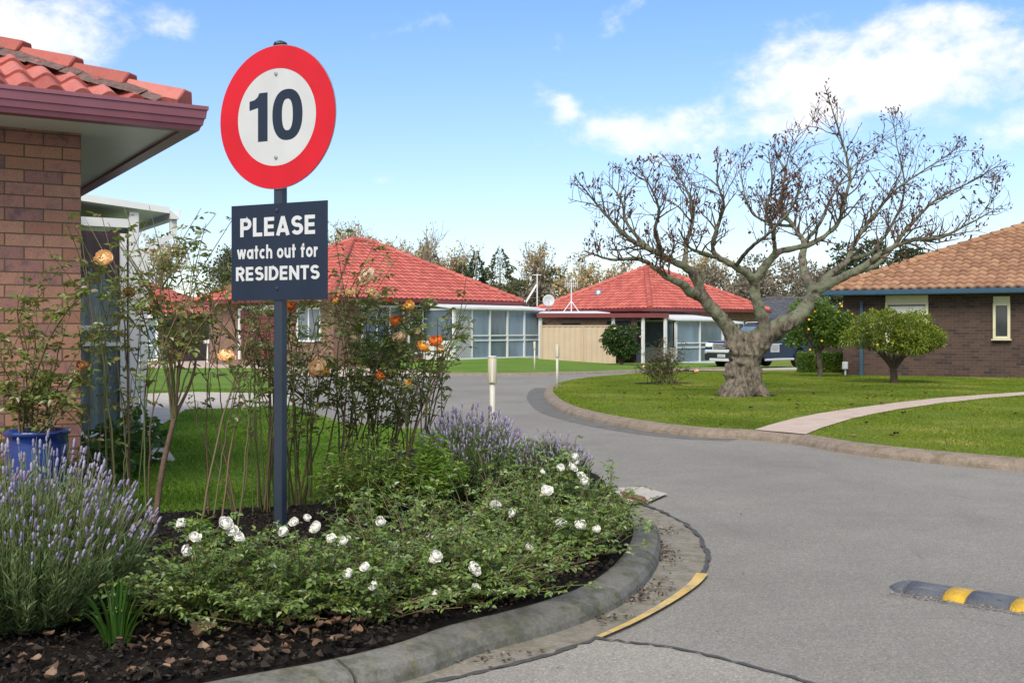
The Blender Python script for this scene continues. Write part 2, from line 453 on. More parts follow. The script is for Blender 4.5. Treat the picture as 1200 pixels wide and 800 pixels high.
MT['bollard'] = m_plain('dull cream paint', (.5, .485, .41), .5, .08, 6, dirt=.3)
MT['metal'] = m_plain('dull metal', (.42, .43, .44), .4, .15, 10, .8)
MT['glass'] = m_glass('curtained glass', (.115, .16, .2))
MT['glass_blue'] = m_glass('blue blind behind glass', (.17, .24, .32), 0, .12)
MT['glass_dark'] = m_glass('dark glass', (.035, .042, .045))
MT['glass_clear'] = m_glass('clear glass', (.9, .95, .95), .84)
MT['curtain'] = m_plain('grey blue curtain', (.72, .78, .83), .8, .1, 2)
MT['reflection_red'] = m_plain('painted red roof reflection', (.3, .13, .15), .8, .15, 2)  # colour of a red roof mirrored in the sunroom glass
MT['curtain_white'] = m_plain('white curtain', (.62, .62, .58), .8, .1, 2)
MT['bark'] = m_bark('grey lichened bark', (.03, .022, .017), (.27, .225, .18), (.25, .27, .18), .95)
MT['twig'] = m_plain('twig bark', (.085, .056, .04), .9, .4, 9)
MT['limb'] = m_bark('lichened branch', (.05, .038, .03), (.14, .115, .09), (.24, .26, .175), .7)
MT['cane'] = m_leaf('rose cane', [(.10, .13, .04), (.14, .13, .06), (.14, .085, .05), (.09, .12, .04)], .6, 0, .35)
MT['oldcane'] = m_plain('old rose wood', (.13, .085, .055), .85, .35, 20, bump=.5)

# ------------------------------------------------------------------ ground, road, lawns
def in_poly(pts, poly):
    x, y = pts[:, 0], pts[:, 1]; c = np.zeros(len(pts), bool); n = len(poly)
    for i in range(n):
        x0, y0 = poly[i][:2]; x1, y1 = poly[(i + 1) % n][:2]
        hit = ((y0 > y) != (y1 > y)) & (x < (x1 - x0) * (y - y0) / (y1 - y0 + 1e-12) + x0)
        c ^= hit
    return c
def smooth_line(pts, k=5):
    """Catmull-Rom through 3-D points"""
    p = [np.asarray(q, float) for q in pts]
    p = [2 * p[0] - p[1]] + p + [2 * p[-1] - p[-2]]
    out = []
    for i in range(1, len(p) - 2):
        for j in range(k):
            t = j / k
            out.append(.5 * ((2 * p[i]) + (p[i + 1] - p[i - 1]) * t + (2 * p[i - 1] - 5 * p[i] + 4 * p[i + 1] - p[i + 2]) * t * t + (3 * p[i] - p[i - 1] - 3 * p[i + 1] + p[i + 2]) * t ** 3))
    out.append(p[-2])
    return np.array(out)
def GL(px, off=0.0, k=5):
    return smooth_line([G(x, y, off) for x, y in px], k)
def struct(o, label, cat):
    return tag(o, label, cat, None, 'structure')

m = MB()
m.add([(-900, -60, g(-60) - .03), (900, -60, g(-60) - .03), (900, 75, g(75) - .03), (-900, 75, g(75) - .03), (900, 3000, g(75) - .03), (-900, 3000, g(75) - .03)],
      [(0, 1, 2, 3), (3, 2, 4, 5)])
struct(m.build('ground', MT['grass_sun']), 'grass covered ground reaching out to the horizon', 'ground')
m = MB(); m.add([(-60, -12, g(-12)), (60, -12, g(-12)), (60, 39.2, g(39.2)), (-60, 39.2, g(39.2))], [(0, 1, 2, 3)])
struct(m.build('road', MT['asphalt']), 'grey asphalt road bending left between the lawns', 'road')

# -- garden bed with its rolled kerb
kerb_in_px = [(-150, 868), (100, 825), (300, 788), (373, 775), (462, 754), (527, 732), (600, 714), (645, 701), (690, 683), (720, 661), (736, 641), (742, 624), (741, 607)]
kin = GL(kerb_in_px, .085, 10)
m = MB()
prof = [(-.02, -.12), (-.02, -.012), (.0, .0), (.025, .005), (.11, -.012), (.138, -.026), (.156, -.055), (.166, -.10)]
# joints every so often: split the sweep into pours
cuts = [0, 32, len(kin) - 1]
for a, b in zip(cuts[:-1], cuts[1:]):
    p = kin[a:b + 1].copy()
    d0 = p[1] - p[0]; p[0] = p[0] + d0 / np.linalg.norm(d0) * .006
    d1 = p[-2] - p[-1]; p[-1] = p[-1] + d1 / np.linalg.norm(d1) * .006
    m.sweep(p, prof)
struct(m.build('kerb', MT['kerb'], smooth=False), 'rounded mossy concrete kerb curving round the rose bed', 'kerb')
gut_px = [(-150, 905), (300, 838), (500, 799), (600, 778), (650, 764), (700, 746), (760, 717), (800, 695), (823, 674), (829, 652), (822, 631), (800, 611), (770, 596), (742, 590)]
gout = GL(gut_px, .004, 5)
gin = kin.copy(); gin[:, 2] = [g(y) + .004 for y in gin[:, 1]]
m = MB(); m.sheet(list(gin) + list(gout[::-1]))
struct(m.build('gutter_channel', MT['concrete']), 'pale concrete gutter channel at the foot of the kerb', 'gutter')
ip = np.array([G(*p, .008) for p in [(700, 747), (745, 752), (800, 760), (880, 779), (960, 802), (1100, 850), (600, 900), (250, 900), (420, 820), (520, 797), (600, 780), (650, 766)]])
m = MB(); m.sheet(ip)
struct(m.build('asphalt_patch', MT['asphalt_old']), 'pale worn asphalt patch beside the gutter', 'road')
def seam(px, w, off):
    l = GL(px, off, 8)
    l[:, :2] += rng.normal(size=(len(l), 2)) * .006
    ww = np.abs(w * (1 + .7 * np.sin(np.arange(len(l)) * 1.7) * rng.random(len(l)) + rng.normal(size=len(l)) * .35)) + .006
    return l, ww
m = MB()
m.ribbon(*seam([(480, 803), (560, 787), (640, 767), (700, 746)], .02, .012))
m.ribbon(*seam([(823, 676), (829, 652), (822, 631), (800, 611), (770, 596), (752, 590)], .02, .013))
m.ribbon(*seam([(700, 747), (745, 752), (800, 760), (880, 779), (960, 802), (1100, 850)], .012, .014))
struct(m.build('tar_seam', MT['tar']), 'dark tar seams and cracks between road and gutter', 'road seam')
m = MB(); l = GL([(702, 745), (740, 728), (775, 709), (800, 693), (815, 681), (823, 671)], .016, 8); m.ribbon(l, np.linspace(.025, .06, len(l)))
struct(m.build('yellow_line', MT['yellow']), 'short worn yellow line painted along the gutter edge', 'road marking')
m = MB()
m.sheet([G(*p, .02) for p in [(726, 571), (752, 570), (782, 578), (757, 589), (733, 590), (715, 581)]])
ap = struct(m.build('drain_apron', MT['path2']), 'square concrete apron round the rusty drain grate', 'drain surround')
m = MB()
a, b = V3(*G(731, 579, .027)), V3(*G(756, 585.5, .027))
for k in range(4):
    o = V3(0, .07 * (k - 1.5), 0); m.beam(a + o, b + o, .03, .012)
tag(m.build('drain_grate', m_plain('rusty iron', (.16, .06, .035), .8, .3, 30)), 'rusty slotted drain grate set in the concrete apron', 'drain grate')

bed_px = [(735, 590), (700, 556), (640, 531), (560, 515), (470, 528), (420, 560), (380, 590), (200, 600), (60, 606), (-150, 612)]
bed = [tuple(p) for p in kin] + [G(x, y, .10) for x, y in bed_px]
m = MB(); m.sheet(bed, .12)
struct(m.build('garden_soil', MT['soil']), 'dark mulched soil of the corner rose bed', 'soil')
# bark chips
bb = np.array([p[:2] for p in bed])
q = np.stack([rng.uniform(-3.2, 1.4, 60000), rng.uniform(3.2, 10.5, 60000)], 1)
q = q[in_poly(q, bb)]
keep = rng.random(len(q)) < np.clip(1.5 - (q[:, 1] - 3.6) / 5, .15, 1); q = q[keep][:26000]
z = np.array([g(y) for y in q[:, 1]]) + .10 + rng.random(len(q)) * .022
m = MB(); d = rdir(len(q)); d[:, 2] *= .45
m.cards(np.column_stack([q, z]), d, unit(rdir(len(q)) * .6 + [0, 0, 1]), rng.uniform(.008, .03, len(q)), rng.uniform(.005, .014, len(q)))
# clods of soil and bark lumps among the chips
nq = 5200; q2 = np.stack([rng.uniform(-3.0, 1.2, nq), 3.5 + 4.5 * rng.random(nq) ** 1.4], 1); q2 = q2[in_poly(q2, bb)]; nq = len(q2)
oc = np.array([(1, 0, 0), (0, 1, 0), (-1, 0, 0), (0, -1, 0), (0, 0, 1), (0, 0, -1)], float); sz_ = rng.uniform(.006, .021, nq) * rng.uniform(.6, 1.2, nq)
v = (oc[None] * rng.uniform(.5, 1.3, (nq, 6, 1)) + rng.normal(size=(nq, 6, 3)) * .2) * sz_[:, None, None] + np.column_stack([q2, [g(y) + .104 for y in q2[:, 1]]])[:, None, :]
m.add(v.reshape(-1, 3), tris=(np.arange(nq)[:, None, None] * 6 + np.array([(0, 1, 4), (1, 2, 4), (2, 3, 4), (3, 0, 4), (1, 0, 5), (2, 1, 5), (3, 2, 5), (0, 3, 5)])[None]).reshape(-1, 3))
tag(m.build('bark_mulch', MT['chips']), 'dark bark chips spread over the rose bed', 'mulch', None, 'stuff')
# leaf litter
def curled_leaves(mb, pos, size, seed=0, droop=.5):
    r = np.random.default_rng(seed)
    n = len(pos)
    for p, s in zip(pos, size):
        az = r.uniform(0, 2 * PI); ca, sa = math.cos(az), math.sin(az)
        c1, c2 = r.uniform(.2, 1.5) * r.choice([-1, 1]), r.uniform(.1, 1.0)
        us = np.linspace(0, 1, 6); pts = []
        for u in us:
            wdt = (.02 + .48 * math.sin(PI * min(1, u * .95 + .05)) ** .8) * r.uniform(.75, 1.1)
            for v in (-1, -.5, 0, .5, 1):
                x = u - .5; y = v * wdt
                zz = c1 * (x * x) * .9 + c2 * abs(v) ** 1.5 * .35 + r.normal() * .02
                pts.append((x, y, zz))
        pts = np.array(pts) * s
        tilt = r.uniform(-.35, .35); ct, st = math.cos(tilt), math.sin(tilt)
        pts = np.column_stack([pts[:, 0] * ct - pts[:, 2] * st, pts[:, 1], pts[:, 0] * st + pts[:, 2] * ct])
        pts = np.column_stack([pts[:, 0] * ca - pts[:, 1] * sa, pts[:, 0] * sa + pts[:, 1] * ca, pts[:, 2]])
        pts[:, 2] -= pts[:, 2].min()
        mb.add(pts + p, [(i * 5 + k, i * 5 + k + 1, i * 5 + k + 6, i * 5 + k + 5) for i in range(5) for k in range(4)])
lit = []
for _ in range(170):                       # drifts along the kerb and under the bushes
    i = rng.integers(14, len(kin) - 5); d = abs(rng.normal()) * .38 + .04
    t = kin[i + 1] - kin[i]; nrm = unit(V3(-t[1], t[0], 0)); lit.append(kin[i] + nrm * d)
for _ in range(60):
    lit.append(V3(rng.uniform(-2.6, .8), rng.uniform(3.6, 7.0), 0))
for px, py, k, sp in [(330, 745, 14, .12), (240, 760, 16, .1), (455, 715, 16, .14), (560, 690, 10, .12), (120, 785, 16, .22), (60, 770, 14, .2), (390, 745, 10, .1), (640, 690, 8, .15), (380, 585, 10, .2)]:
    for _ in range(k): lit.append(V3(*G(px, py, .1)) + V3(rng.normal() * sp, rng.normal() * sp, 0))
lit = np.array(lit); lit = lit[in_poly(lit, bb)]; lit[:, 2] = [g(y) + .115 + rng.random() * .02 for y in lit[:, 1]]
m = MB(); curled_leaves(m, lit, rng.uniform(.018, .046, len(lit)), 5)
tag(m.build('fallen_leaves', MT['deadleaf'], smooth=True), 'brown curled autumn leaves scattered over the mulch', 'leaf litter', None, 'stuff')
for px, py, s, lb in [(720, 704, .05, 'curled brown dead leaf lying in the gutter below the kerb'), (240, 745, .10, 'largest crumpled reddish dead leaf on the mulch beside the lavender'),
                      (946, 510, .07, 'orange brown dead leaf lying on the road below the pink path')]:
    m = MB(); p = V3(*G(px, py, .12 if px == 240 else .01)); curled_leaves(m, [p], [s], px + 1)
    tag(m.build('dead_leaf', MT['deadleaf'], None, p, True), lb, 'dead leaf')

# debris caught in the gutter
m = MB(); q = []
for px, py, n, sx, sy in [(742, 688, 260, .10, .10), (772, 645, 260, .05, .16), (715, 700, 160, .12, .06), (690, 722, 90, .15, .05), (600, 770, 60, .2, .05), (776, 620, 80, .05, .12)]:
    c = V3(*G(px, py, .012)); q.append(c + np.column_stack([rng.normal(size=n) * sx, rng.normal(size=n) * sy, np.abs(rng.normal(size=n)) * .004]))
q = np.concatenate(q); n = len(q); q = q[in_poly(q, np.array([p[:2] for p in list(gin) + list(gout[::-1])]))]; n = len(q)
q[:, 2] = [g(y) + .010 + rng.random() * .006 for y in q[:, 1]]
d = rdir(n); d[:, 2] *= .3; m.cards(q, d, unit(rdir(n) * .3 + V3(0, 0, 1)), rng.uniform(.008, .035, n), rng.uniform(.006, .018, n))
tag(m.build('gutter_debris', m_leaf('gutter debris', [(.02, .016, .012), (.05, .035, .024), (.10, .06, .035), (.03, .024, .018), (.3, .24, .2)], .9, 0, .2)), 'dark leaf crumbs gathered in the gutter beside the kerb', 'debris', None, 'stuff')
m = MB(); n = 420; q = np.column_stack([rng.uniform(-.6, 7, n), 3.6 + 12 * rng.random(n) ** 1.6, np.zeros(n)])
ok = ~in_poly(q, bb) & ~in_poly(q, np.array([G(x, y, .1)[:2] for x, y in [(650, 452), (673, 476), (736, 490), (883, 504), (1007, 519), (1200, 537), (1500, 560), (1500, 430)]])); q = q[ok]; n = len(q)
ha, hb = V3(*G(1040, 694, 0)), V3(*G(1260, 729, 0)); k = 260; u = rng.random(k)[:, None]
q = np.concatenate([q, ha + (hb - ha) * u + np.column_stack([-np.abs(rng.normal(size=k)) * .02, -np.abs(rng.normal(size=k)) * .02, np.zeros(k)])]); n = len(q)
q[:, 2] = [g(y) + .012 for y in q[:, 1]]; d = rdir(n); d[:, 2] *= .2
m.cards(q, d, unit(rdir(n) * .3 + V3(0, 0, 1)), rng.uniform(.006, .022, n), rng.uniform(.004, .012, n))
tag(m.build('road_grit', m_leaf('road grit', [(.03, .026, .02), (.1, .07, .04), (.2, .16, .12), (.35, .3, .25)], .9, 0, .2)), 'grit and leaf crumbs strewn over the asphalt', 'grit', None, 'stuff')

# -- lawn on the house side (left), with its path
ledge_px = [(300, 431), (318, 445), (334, 461), (352, 479), (385, 491), (470, 502), (560, 506), (640, 520)]
ledge = GL(ledge_px, .07, 4)
lawn_l = [(-60, ledge[0][1], g(ledge[0][1]) + .07)] + [tuple(p) for p in ledge] + [G(x, y, .07) for x, y in [(640, 531), (560, 515), (470, 528), (420, 560), (380, 590), (200, 600), (-150, 612)]] + [(-60, 6.5, g(6.5) + .07)]
m = MB(); m.sheet(lawn_l, .1)
struct(m.build('lawn', MT['grass']), 'shaded green lawn beside the brick house', 'lawn')
m = MB(); e = ledge.copy(); e[:, 2] += .004; m.sweep(e[::-1], [(0, -.12), (0, 0.012), (-.12, .0), (-.14, -.12)])
struct(m.build('kerb', MT['kerb2']), 'low concrete edging between the shaded lawn and road', 'kerb')
path_px = [(338, 461), (230, 459), (165, 461), (100, 470), (60, 500), (60, 535), (150, 541), (207, 540), (180, 503), (216, 481), (350, 474)]
m = MB(); m.sheet([G(x, y, .082) for x, y in path_px])
struct(m.build('path', MT['path2']), 'pale concrete path leading past the white sunroom', 'path')
path_poly = np.array([G(x, y, .08)[:2] for x, y in path_px])
def blades(name, poly, holes, dens, ymax, xr, h, mat, lab, off, seed, ymin=5):
    r = np.random.default_rng(seed)
    pp = np.array([p[:2] for p in poly])
    n = dens
    p = np.stack([r.uniform(*xr, n), ymin + (ymax - ymin) * r.random(n) ** 1.5], 1)
    ok = in_poly(p, pp) & (np.abs(p[:, 0] / p[:, 1]) < .53)
    for hh in holes: ok &= ~in_poly(p, hh)
    p = p[ok]; k = len(p)
    cl = .6 + .4 * np.sin(p[:, 0] * 3.1 + 1.3 * np.sin(p[:, 1] * 2.1)) * np.sin(p[:, 1] * 2.3)
    L = h * r.uniform(.5, 1.2, k) * cl
    z = np.array([g(y) + off for y in p[:, 1]])
    d = unit(np.column_stack([r.normal(size=k) * .45, r.normal(size=k) * .45, np.ones(k)]))
    m = MB(); m.cards(np.column_stack([p, z]), d, unit(np.column_stack([r.normal(size=k), r.normal(size=k), np.zeros(k)])), L, .004 + .0008 * p[:, 1])
    return tag(m.build(name, mat), lab, 'grass', None, 'stuff')
blades('grass_blades', lawn_l, [path_poly, bb], 420000, 24, (-8, .6), .055, MT['blade'], 'short green grass blades of the shaded lawn', .07, 1)

# pink driveway, and the raised lawn before the houses across the road
m = MB(); m.sheet([G(x, y, .03) for x, y in [(120, 421), (300, 422.5), (395, 424), (455, 428), (500, 435.5), (522, 437.6), (505, 441), (394, 441), (300, 438), (240, 433), (100, 430)]])
struct(m.build('driveway', MT['path']), 'pink concrete driveway before the maroon garage door', 'driveway')
fr = [V3(*G(x, y, .08)) for x, y in [(447, 427.2), (480, 432), (520, 436.8), (560, 437), (600, 437), (640, 436.3), (690, 435.2), (745, 433.3), (800, 431.5), (850, 430.5)]]
bk = [V3(-6.6, 45.0, -.14), V3(-5.0, 46.2, -.1), V3(-3.2, 47.6, -.08), V3(-1.8, 48.6, -.06), V3(.3, 50.3, -.05), V3(1.4, 50.8, -.12), V3(4.6, 51.0, -.33), V3(7.5, 52.4, -.36), V3(10.5, 52.6, -.38), V3(12.5, 53, -.4)]
m = MB(); n = len(fr)
m.add(fr + [(f * .5 + b * .5) + V3(0, 0, .03) for f, b in zip(fr, bk)] + bk, [(i, i + 1, n + i + 1, n + i) for i in range(n - 1)] + [(n + i, n + i + 1, 2 * n + i + 1, 2 * n + i) for i in range(n - 1)])
m.add(fr + [f - V3(0, 0, .1) for f in fr], [(n + i, n + i + 1, i + 1, i) for i in range(n - 1)])
struct(m.build('lawn', MT['grass'], smooth=True), 'green sloping lawn in front of the red roofed houses', 'lawn')
m = MB(); e = np.array(fr); m.sweep(e, [(-.1, .0), (0, .012), (.16, -.03), (.2, -.09)])
struct(m.build('kerb', MT['kerb2']), 'low far kerb below the sloping lawn', 'kerb')

# -- the open lawn (island side)
isl_px = [(700, 441), (662, 446.5), (650, 452), (648, 457), (651, 463), (673, 476), (736, 490), (813, 500), (883, 504), (944, 509), (1007, 519), (1103, 529), (1200, 537), (1330, 547), (1500, 560)]
isl = GL(isl_px, .10, 5)
backs = [(40, isl[-1][1] + 2, g(isl[-1][1] + 2) + .1), (40, 38.5, g(38.5) + .1), (20, 40, g(40) + .1), G(860, 433.8, .1), G(800, 435.2, .1), G(745, 437.5, .1)]
lawn_r = [tuple(p) for p in isl] + backs
m = MB(); m.sheet(lawn_r, .1)
struct(m.build('lawn', MT['grass_sun']), 'bright open lawn under the bare old tree', 'lawn')
m = MB(); m.sweep(isl, [(-.02, -.1), (-.02, .0), (.0, .008), (.10, -.004), (.15, -.022), (.185, -.06), (.20, -.1)])
struct(m.build('kerb', MT['kerb2'], smooth=False), 'long pinkish concrete kerb edging the open lawn', 'kerb')
o2 = isl.copy(); o2[:, 2] = [g(y) + .004 for y in o2[:, 1]]
m = MB(); m.sweep(o2[8:40], [(.19, 0), (.55, 0)], caps=False)
struct(m.build('gutter_channel', m_concrete('stained gutter', (.14, .138, .13), .4)), 'dark stained gutter round the tip of the open lawn', 'gutter')
pl = [(884, 503), (905, 496.5), (930, 490), (960, 484), (1000, 478), (1050, 471.5), (1100, 466), (1150, 462.3), (1200, 459), (1300, 453)]
pr = [(944, 508.3), (965, 500), (1000, 489.5), (1050, 479.5), (1100, 472.3), (1150, 466.8), (1200, 462.6), (1300, 455.8)]
pm = [G(x, y, .112) for x, y in pl] + [G(x, y, .112) for x, y in pr[::-1]]
m = MB(); m.sheet(pm)
struct(m.build('path', MT['path']), 'curved pink concrete path crossing the open lawn', 'path')
blades('grass_blades', lawn_r, [np.array([p[:2] for p in pm])], 620000, 36, (.5, 17), .032, MT['blade_sun'], 'short mown grass blades of the open lawn', .10, 2, 9.5)
m = MB(); q = np.column_stack([rng.uniform(2, 9, 90), rng.uniform(11.5, 27, 90), np.zeros(90)]); q = q[in_poly(q, np.array([p[:2] for p in lawn_r]))]; q[:, 2] = [g(y) + .118 for y in q[:, 1]]
curled_leaves(m, q, rng.uniform(.04, .08, len(q)), 9)
tag(m.build('fallen_leaves', MT['deadleaf'], smooth=True), 'few brown leaves dropped over the open lawn', 'leaf litter', None, 'stuff')
m = MB(); l = [(4.5, 40.6), (9, 41.5), (22, 43.5), (30, 44), (30, 50), (22, 49.5), (11, 46.5), (8.5, 44.4), (4.6, 43)]
m.sheet([(x, y, g(y) + .012) for x, y in l])
struct(m.build('driveway', MT['path2']), 'pale driveway under the parked pickup truck', 'driveway')

# ------------------------------------------------------------------ houses
def tile_face(mb, e0, a, s, nr, ln, SL, kl, kr, course=.33, per=.2, A=.03, step=.03, ns=4):
    e0, a, s, nr = (np.asarray(v, float) for v in (e0, a, s, nr))
    nt = int(math.ceil(ln / per)); base = (np.arange(nt)[:, None] * per + np.linspace(0, per, ns + 1)[None, :])
    ph = np.linspace(0, 1, ns + 1)
    w = A * (.5 - .5 * np.cos(2 * PI * ph)) ** .75
    nc = int(math.ceil(SL / course))
    for i in range(nc):
        t0 = i * course; t1 = min(t0 + course * 1.02, SL)
        l0, r0 = kl * t0, ln - kr * t0; l1, r1 = kl * t1, ln - kr * t1
        if r0 <= l0: break
        u0 = np.clip(base, l0, r0); u1 = np.clip(base, l1, max(l1, r1))
        ok = (u0.max(1) - u0.min(1)) > 1e-4
        u0, u1 = u0[ok], u1[ok]; K = len(u0)
        if not K: continue
        def pt(u, t, h): return e0 + a * u[..., None] + s * t + nr * np.broadcast_to(h, u.shape)[..., None]
        v = np.stack([pt(u0, t0, w - .012), pt(u0, t0, w + step), pt(u1, t1, w)], 1)   # K,3,ns+1,3
        idx = np.arange(K * 3 * (ns + 1)).reshape(K, 3, ns + 1)
        q = np.stack([idx[:, :-1, :-1], idx[:, :-1, 1:], idx[:, 1:, 1:], idx[:, 1:, :-1]], -1).reshape(-1, 4)
        mb.add(v.reshape(-1, 3), q)
def caps_line(mb, p0, p1, r, seg=.42, n=8):
    p0 = np.asarray(p0, float); p1 = np.asarray(p1, float); L = np.linalg.norm(p1 - p0); d = (p1 - p0) / L
    k = max(1, int(L / seg)); sg = L / k
    up = V3(0, 0, 1) - d * d[2]; up /= np.linalg.norm(up)
    for i in range(k):
        a = p0 + d * (i * sg - .03) + up * .035; b = p0 + d * ((i + 1) * sg)
        mb.tube([a, a + d * .004, b], [r * .9, r, r * .88], n)
GUT = [(0, 0), (.10, 0), (.112, .03), (.12, .034), (.128, .075), (.136, .079), (.142, .13), (.15, .135), (.15, .16), (.135, .163), (.135, .13), (0, .13)]
FAS = [(0, 0), (.10, 0), (.115, .03), (.125, .15), (.105, .155), (0, .155)]
def tan_(p): return math.tan(p)
def hip_roof(root, x0, x1, y0, y1, ze, pitch, tile, per, A, gut_mat, soff_mat, prof=FAS, cap_mat=None, faces='frbl', ns=4, capr=.11, course=.33, step=.03, capn=8):
    """tiled hip roof over the eave rectangle, its soffit, gutter and ridge caps"""
    W, D = x1 - x0, y1 - y0; hd = min(W, D) / 2; cp, sp = math.cos(pitch), math.sin(pitch); SL = hd / cp
    zt = ze + .13
    rf = MB()
    fd = {'f': ((x0, y0, zt), (1, 0, 0), (0, cp, sp), W), 'r': ((x1, y0, zt), (0, 1, 0), (-cp, 0, sp), D),
          'b': ((x1, y1, zt), (-1, 0, 0), (0, -cp, sp), W), 'l': ((x0, y1, zt), (0, -1, 0), (cp, 0, sp), D)}
    for k in faces:
        e0, a, s, ln = fd[k]; nr = np.cross(a, s)
        tile_face(rf, e0, a, s, nr, ln, SL, cp, cp, course, per, A, step, ns)
    h = hd * tan_(pitch)
    if W >= D: r0, r1 = V3(x0 + hd, (y0 + y1) / 2, zt + h), V3(x1 - hd, (y0 + y1) / 2, zt + h); own = [(0, (x0, y0)), (1, (x1, y0)), (1, (x1, y1)), (0, (x0, y1))]
    else: r0, r1 = V3((x0 + x1) / 2, y0 + hd, zt + h), V3((x0 + x1) / 2, y1 - hd, zt + h); own = [(0, (x0, y0)), (0, (x1, y0)), (1, (x1, y1)), (1, (x0, y1))]
    # underlay closes the roof below the tiles
    c = [V3(x0, y0, zt - .03), V3(x1, y0, zt - .03), V3(x1, y1, zt - .03), V3(x0, y1, zt - .03)]
    rr = [r0 - V3(0, 0, .05), r1 - V3(0, 0, .05)]
    if W >= D: rf.add(c + rr, polys=[[0, 1, 5, 4], [1, 2, 5], [2, 3, 4, 5], [3, 0, 4]])
    else: rf.add(c + rr, polys=[[0, 1, 4], [1, 2, 5, 4], [2, 3, 5], [3, 0, 4, 5]])
    roof = sub('roof', rf, tile, root)
    cm = MB()
    for i, (x, y) in own: caps_line(cm, V3(x, y, zt + .02), (r0, r1)[i] + V3(0, 0, .02), capr, .42, capn)
    if np.linalg.norm(r1 - r0) > .3: caps_line(cm, r0 + V3(0, 0, .02), r1 + V3(0, 0, .02), capr, .42, capn)
    sub('ridge_cap', cm, cap_mat or tile, roof)
    s = MB(); s.add([(x0, y0, ze), (x1, y0, ze), (x1, y1, ze), (x0, y1, ze)], [(3, 2, 1, 0)])
    s.add([(x0, y0, ze + .02), (x1, y0, ze + .02), (x1, y1, ze + .02), (x0, y1, ze + .02)], [(0, 1, 2, 3)])
    sub('soffit', s, soff_mat, root)
    gm = MB(); ym = (x0 + x1) / 2
    gm.sweep([(ym, y1, ze - .02), (x0, y1, ze - .02), (x0, y0, ze - .02), (x1, y0, ze - .02), (x1, y1, ze - .02), (ym + .01, y1, ze - .02)], prof, closed=True)
    sub('gutter', gm, gut_mat, root)
    return roof
def wall_box(root, x0, x1, y0, y1, z0, z1, mat):
    m = MB(); m.box(((x0 + x1) / 2, (y0 + y1) / 2, (z0 + z1) / 2), (x1 - x0, y1 - y0, z1 - z0)); return sub('wall', m, mat, root)
def axf(face):
    """(along, outward) for a wall that faces -y ('f') or -x ('l')"""
    return (V3(1, 0, 0), V3(0, -1, 0)) if face == 'f' else (V3(0, -1, 0), V3(-1, 0, 0))
def window(root, p, w, h, cols=1, frame='white', pane='glass', face='f', fw=.06, rails=(), name='window', pts=None, depth=.07):
    """p: lower corner at the start of the wall direction; frame stands proud of the wall, pane recessed in it"""
    a, o = axf(face); p = np.asarray(p, float); ax = [a, -o, V3(0, 0, 1)]
    f = MB()
    def bar(u0, u1, z0, z1, pr=depth): f.box(p + a * (u0 + u1) / 2 + o * (pr / 2 - .004) + V3(0, 0, (z0 + z1) / 2), (u1 - u0, pr, z1 - z0), ax, .006)
    bar(-fw, 0, -fw, h + fw); bar(w, w + fw, -fw, h + fw); bar(.0005, w - .0005, -fw, 0); bar(.0005, w - .0005, h, h + fw)
    for i in range(1, cols): bar(w * i / cols - fw / 2, w * i / cols + fw / 2, .0005, h - .0005, depth - .006)
    for z in rails:
        for i in range(cols):
            l = 0 if i == 0 else fw / 2; r = 0 if i == cols - 1 else fw / 2
            bar(w * i / cols + l + .0005, w * (i + 1) / cols - r - .0005, z - fw / 2, z + fw / 2, depth - .012)
    fr_ = sub(name, f, MT[frame], root)
    g_ = MB(); zs = [0] + list(rails) + [h]
    g_.box(p + a * w / 2 + o * .022 + V3(0, 0, h / 2), (w - .002, .012, h - .002), ax)
    sub('pane', g_, MT[pane], fr_)
    return fr_

# ---- the near brick house at the left
ANG_L = math.atan2(.526, .851)
cx, cy = -2.97, 7.45
nh = thing('brick_house', (cx, cy, 0), 'near brown brick house with red tiled roof, plum gutter and white sunroom', 'house', None, ANG_L)
wall_box(nh, -12, 0, 0, 10, -.3, 2.605, MT['brick'])
o = .535
hip_roof(nh, -12.6, o, -o, 10.6, 2.6, R(24.5), MT['tile_near'], .168, .05, MT['plum'], MT['soffit'], GUT, MT['tile_near'], 'fr', 8, .095, .34, .022, 6)
bm = MB(); hd = 11.2 / 2; e0 = V3(o - .05, -o + .05, 2.755); e1 = e0 + V3(-1, 1, math.tan(R(24.5))) * 5.2
d = unit(e1 - e0); sd = unit(V3(1, 1, 0))
for k in range(60):
    p = e0 + (e1 - e0) * (k + .5) / 60; wv = .19 + .012 * math.sin(k * .9); dn = V3(0, 0, -.004 + .01 * math.sin(k * 1.3))
    q = (e1 - e0) / 120
    bm.add([p - q + V3(0, 0, .095), p + q + V3(0, 0, .095), p + q + sd * wv + dn, p - q + sd * wv + dn, p + q - sd * wv + dn, p - q - sd * wv + dn], [(0, 3, 2, 1), (0, 1, 4, 5)])
sub('ridge_mortar', bm, MT['mortar'], nh)
# sunroom of this house, standing back to the right
SX, SY = 1.516, 5.0
sr = MB()
sr.box((SX - .055, SY + .055, 1.28), (.11, .11, 2.66), None, .008)
sr.box((.70, SY + .045, 2.47), (1.40, .09, .10)); sr.box((.70, SY + .045, .02), (1.40, .09, .16))
sr.box((SX - .175, SY + .04, 1.2), (.07, .08, 2.30)); sr.box((.02, SY + .04, 1.2), (.07, .08, 2.3))
for z in (1.27, 1.09): sr.box((.68, SY + .03, z), (1.26, .05, .055))
sr.box((SX - .045, SY + 2.2, .5), (.08, 4.1, 1.2)); sr.box((SX - .045, SY + 2.2, 2.42), (.08, 4.1, .12))
for k in range(1, 5): sr.box((SX - .045, SY + k, 1.7), (.07, .06, 1.3))
srm = sub('sunroom', sr, MT['white'], nh)
gl = MB(); gl.box((.68, SY + .05, 1.2), (1.26, .008, 2.3)); sub('pane', gl, MT['glass_clear'], srm)
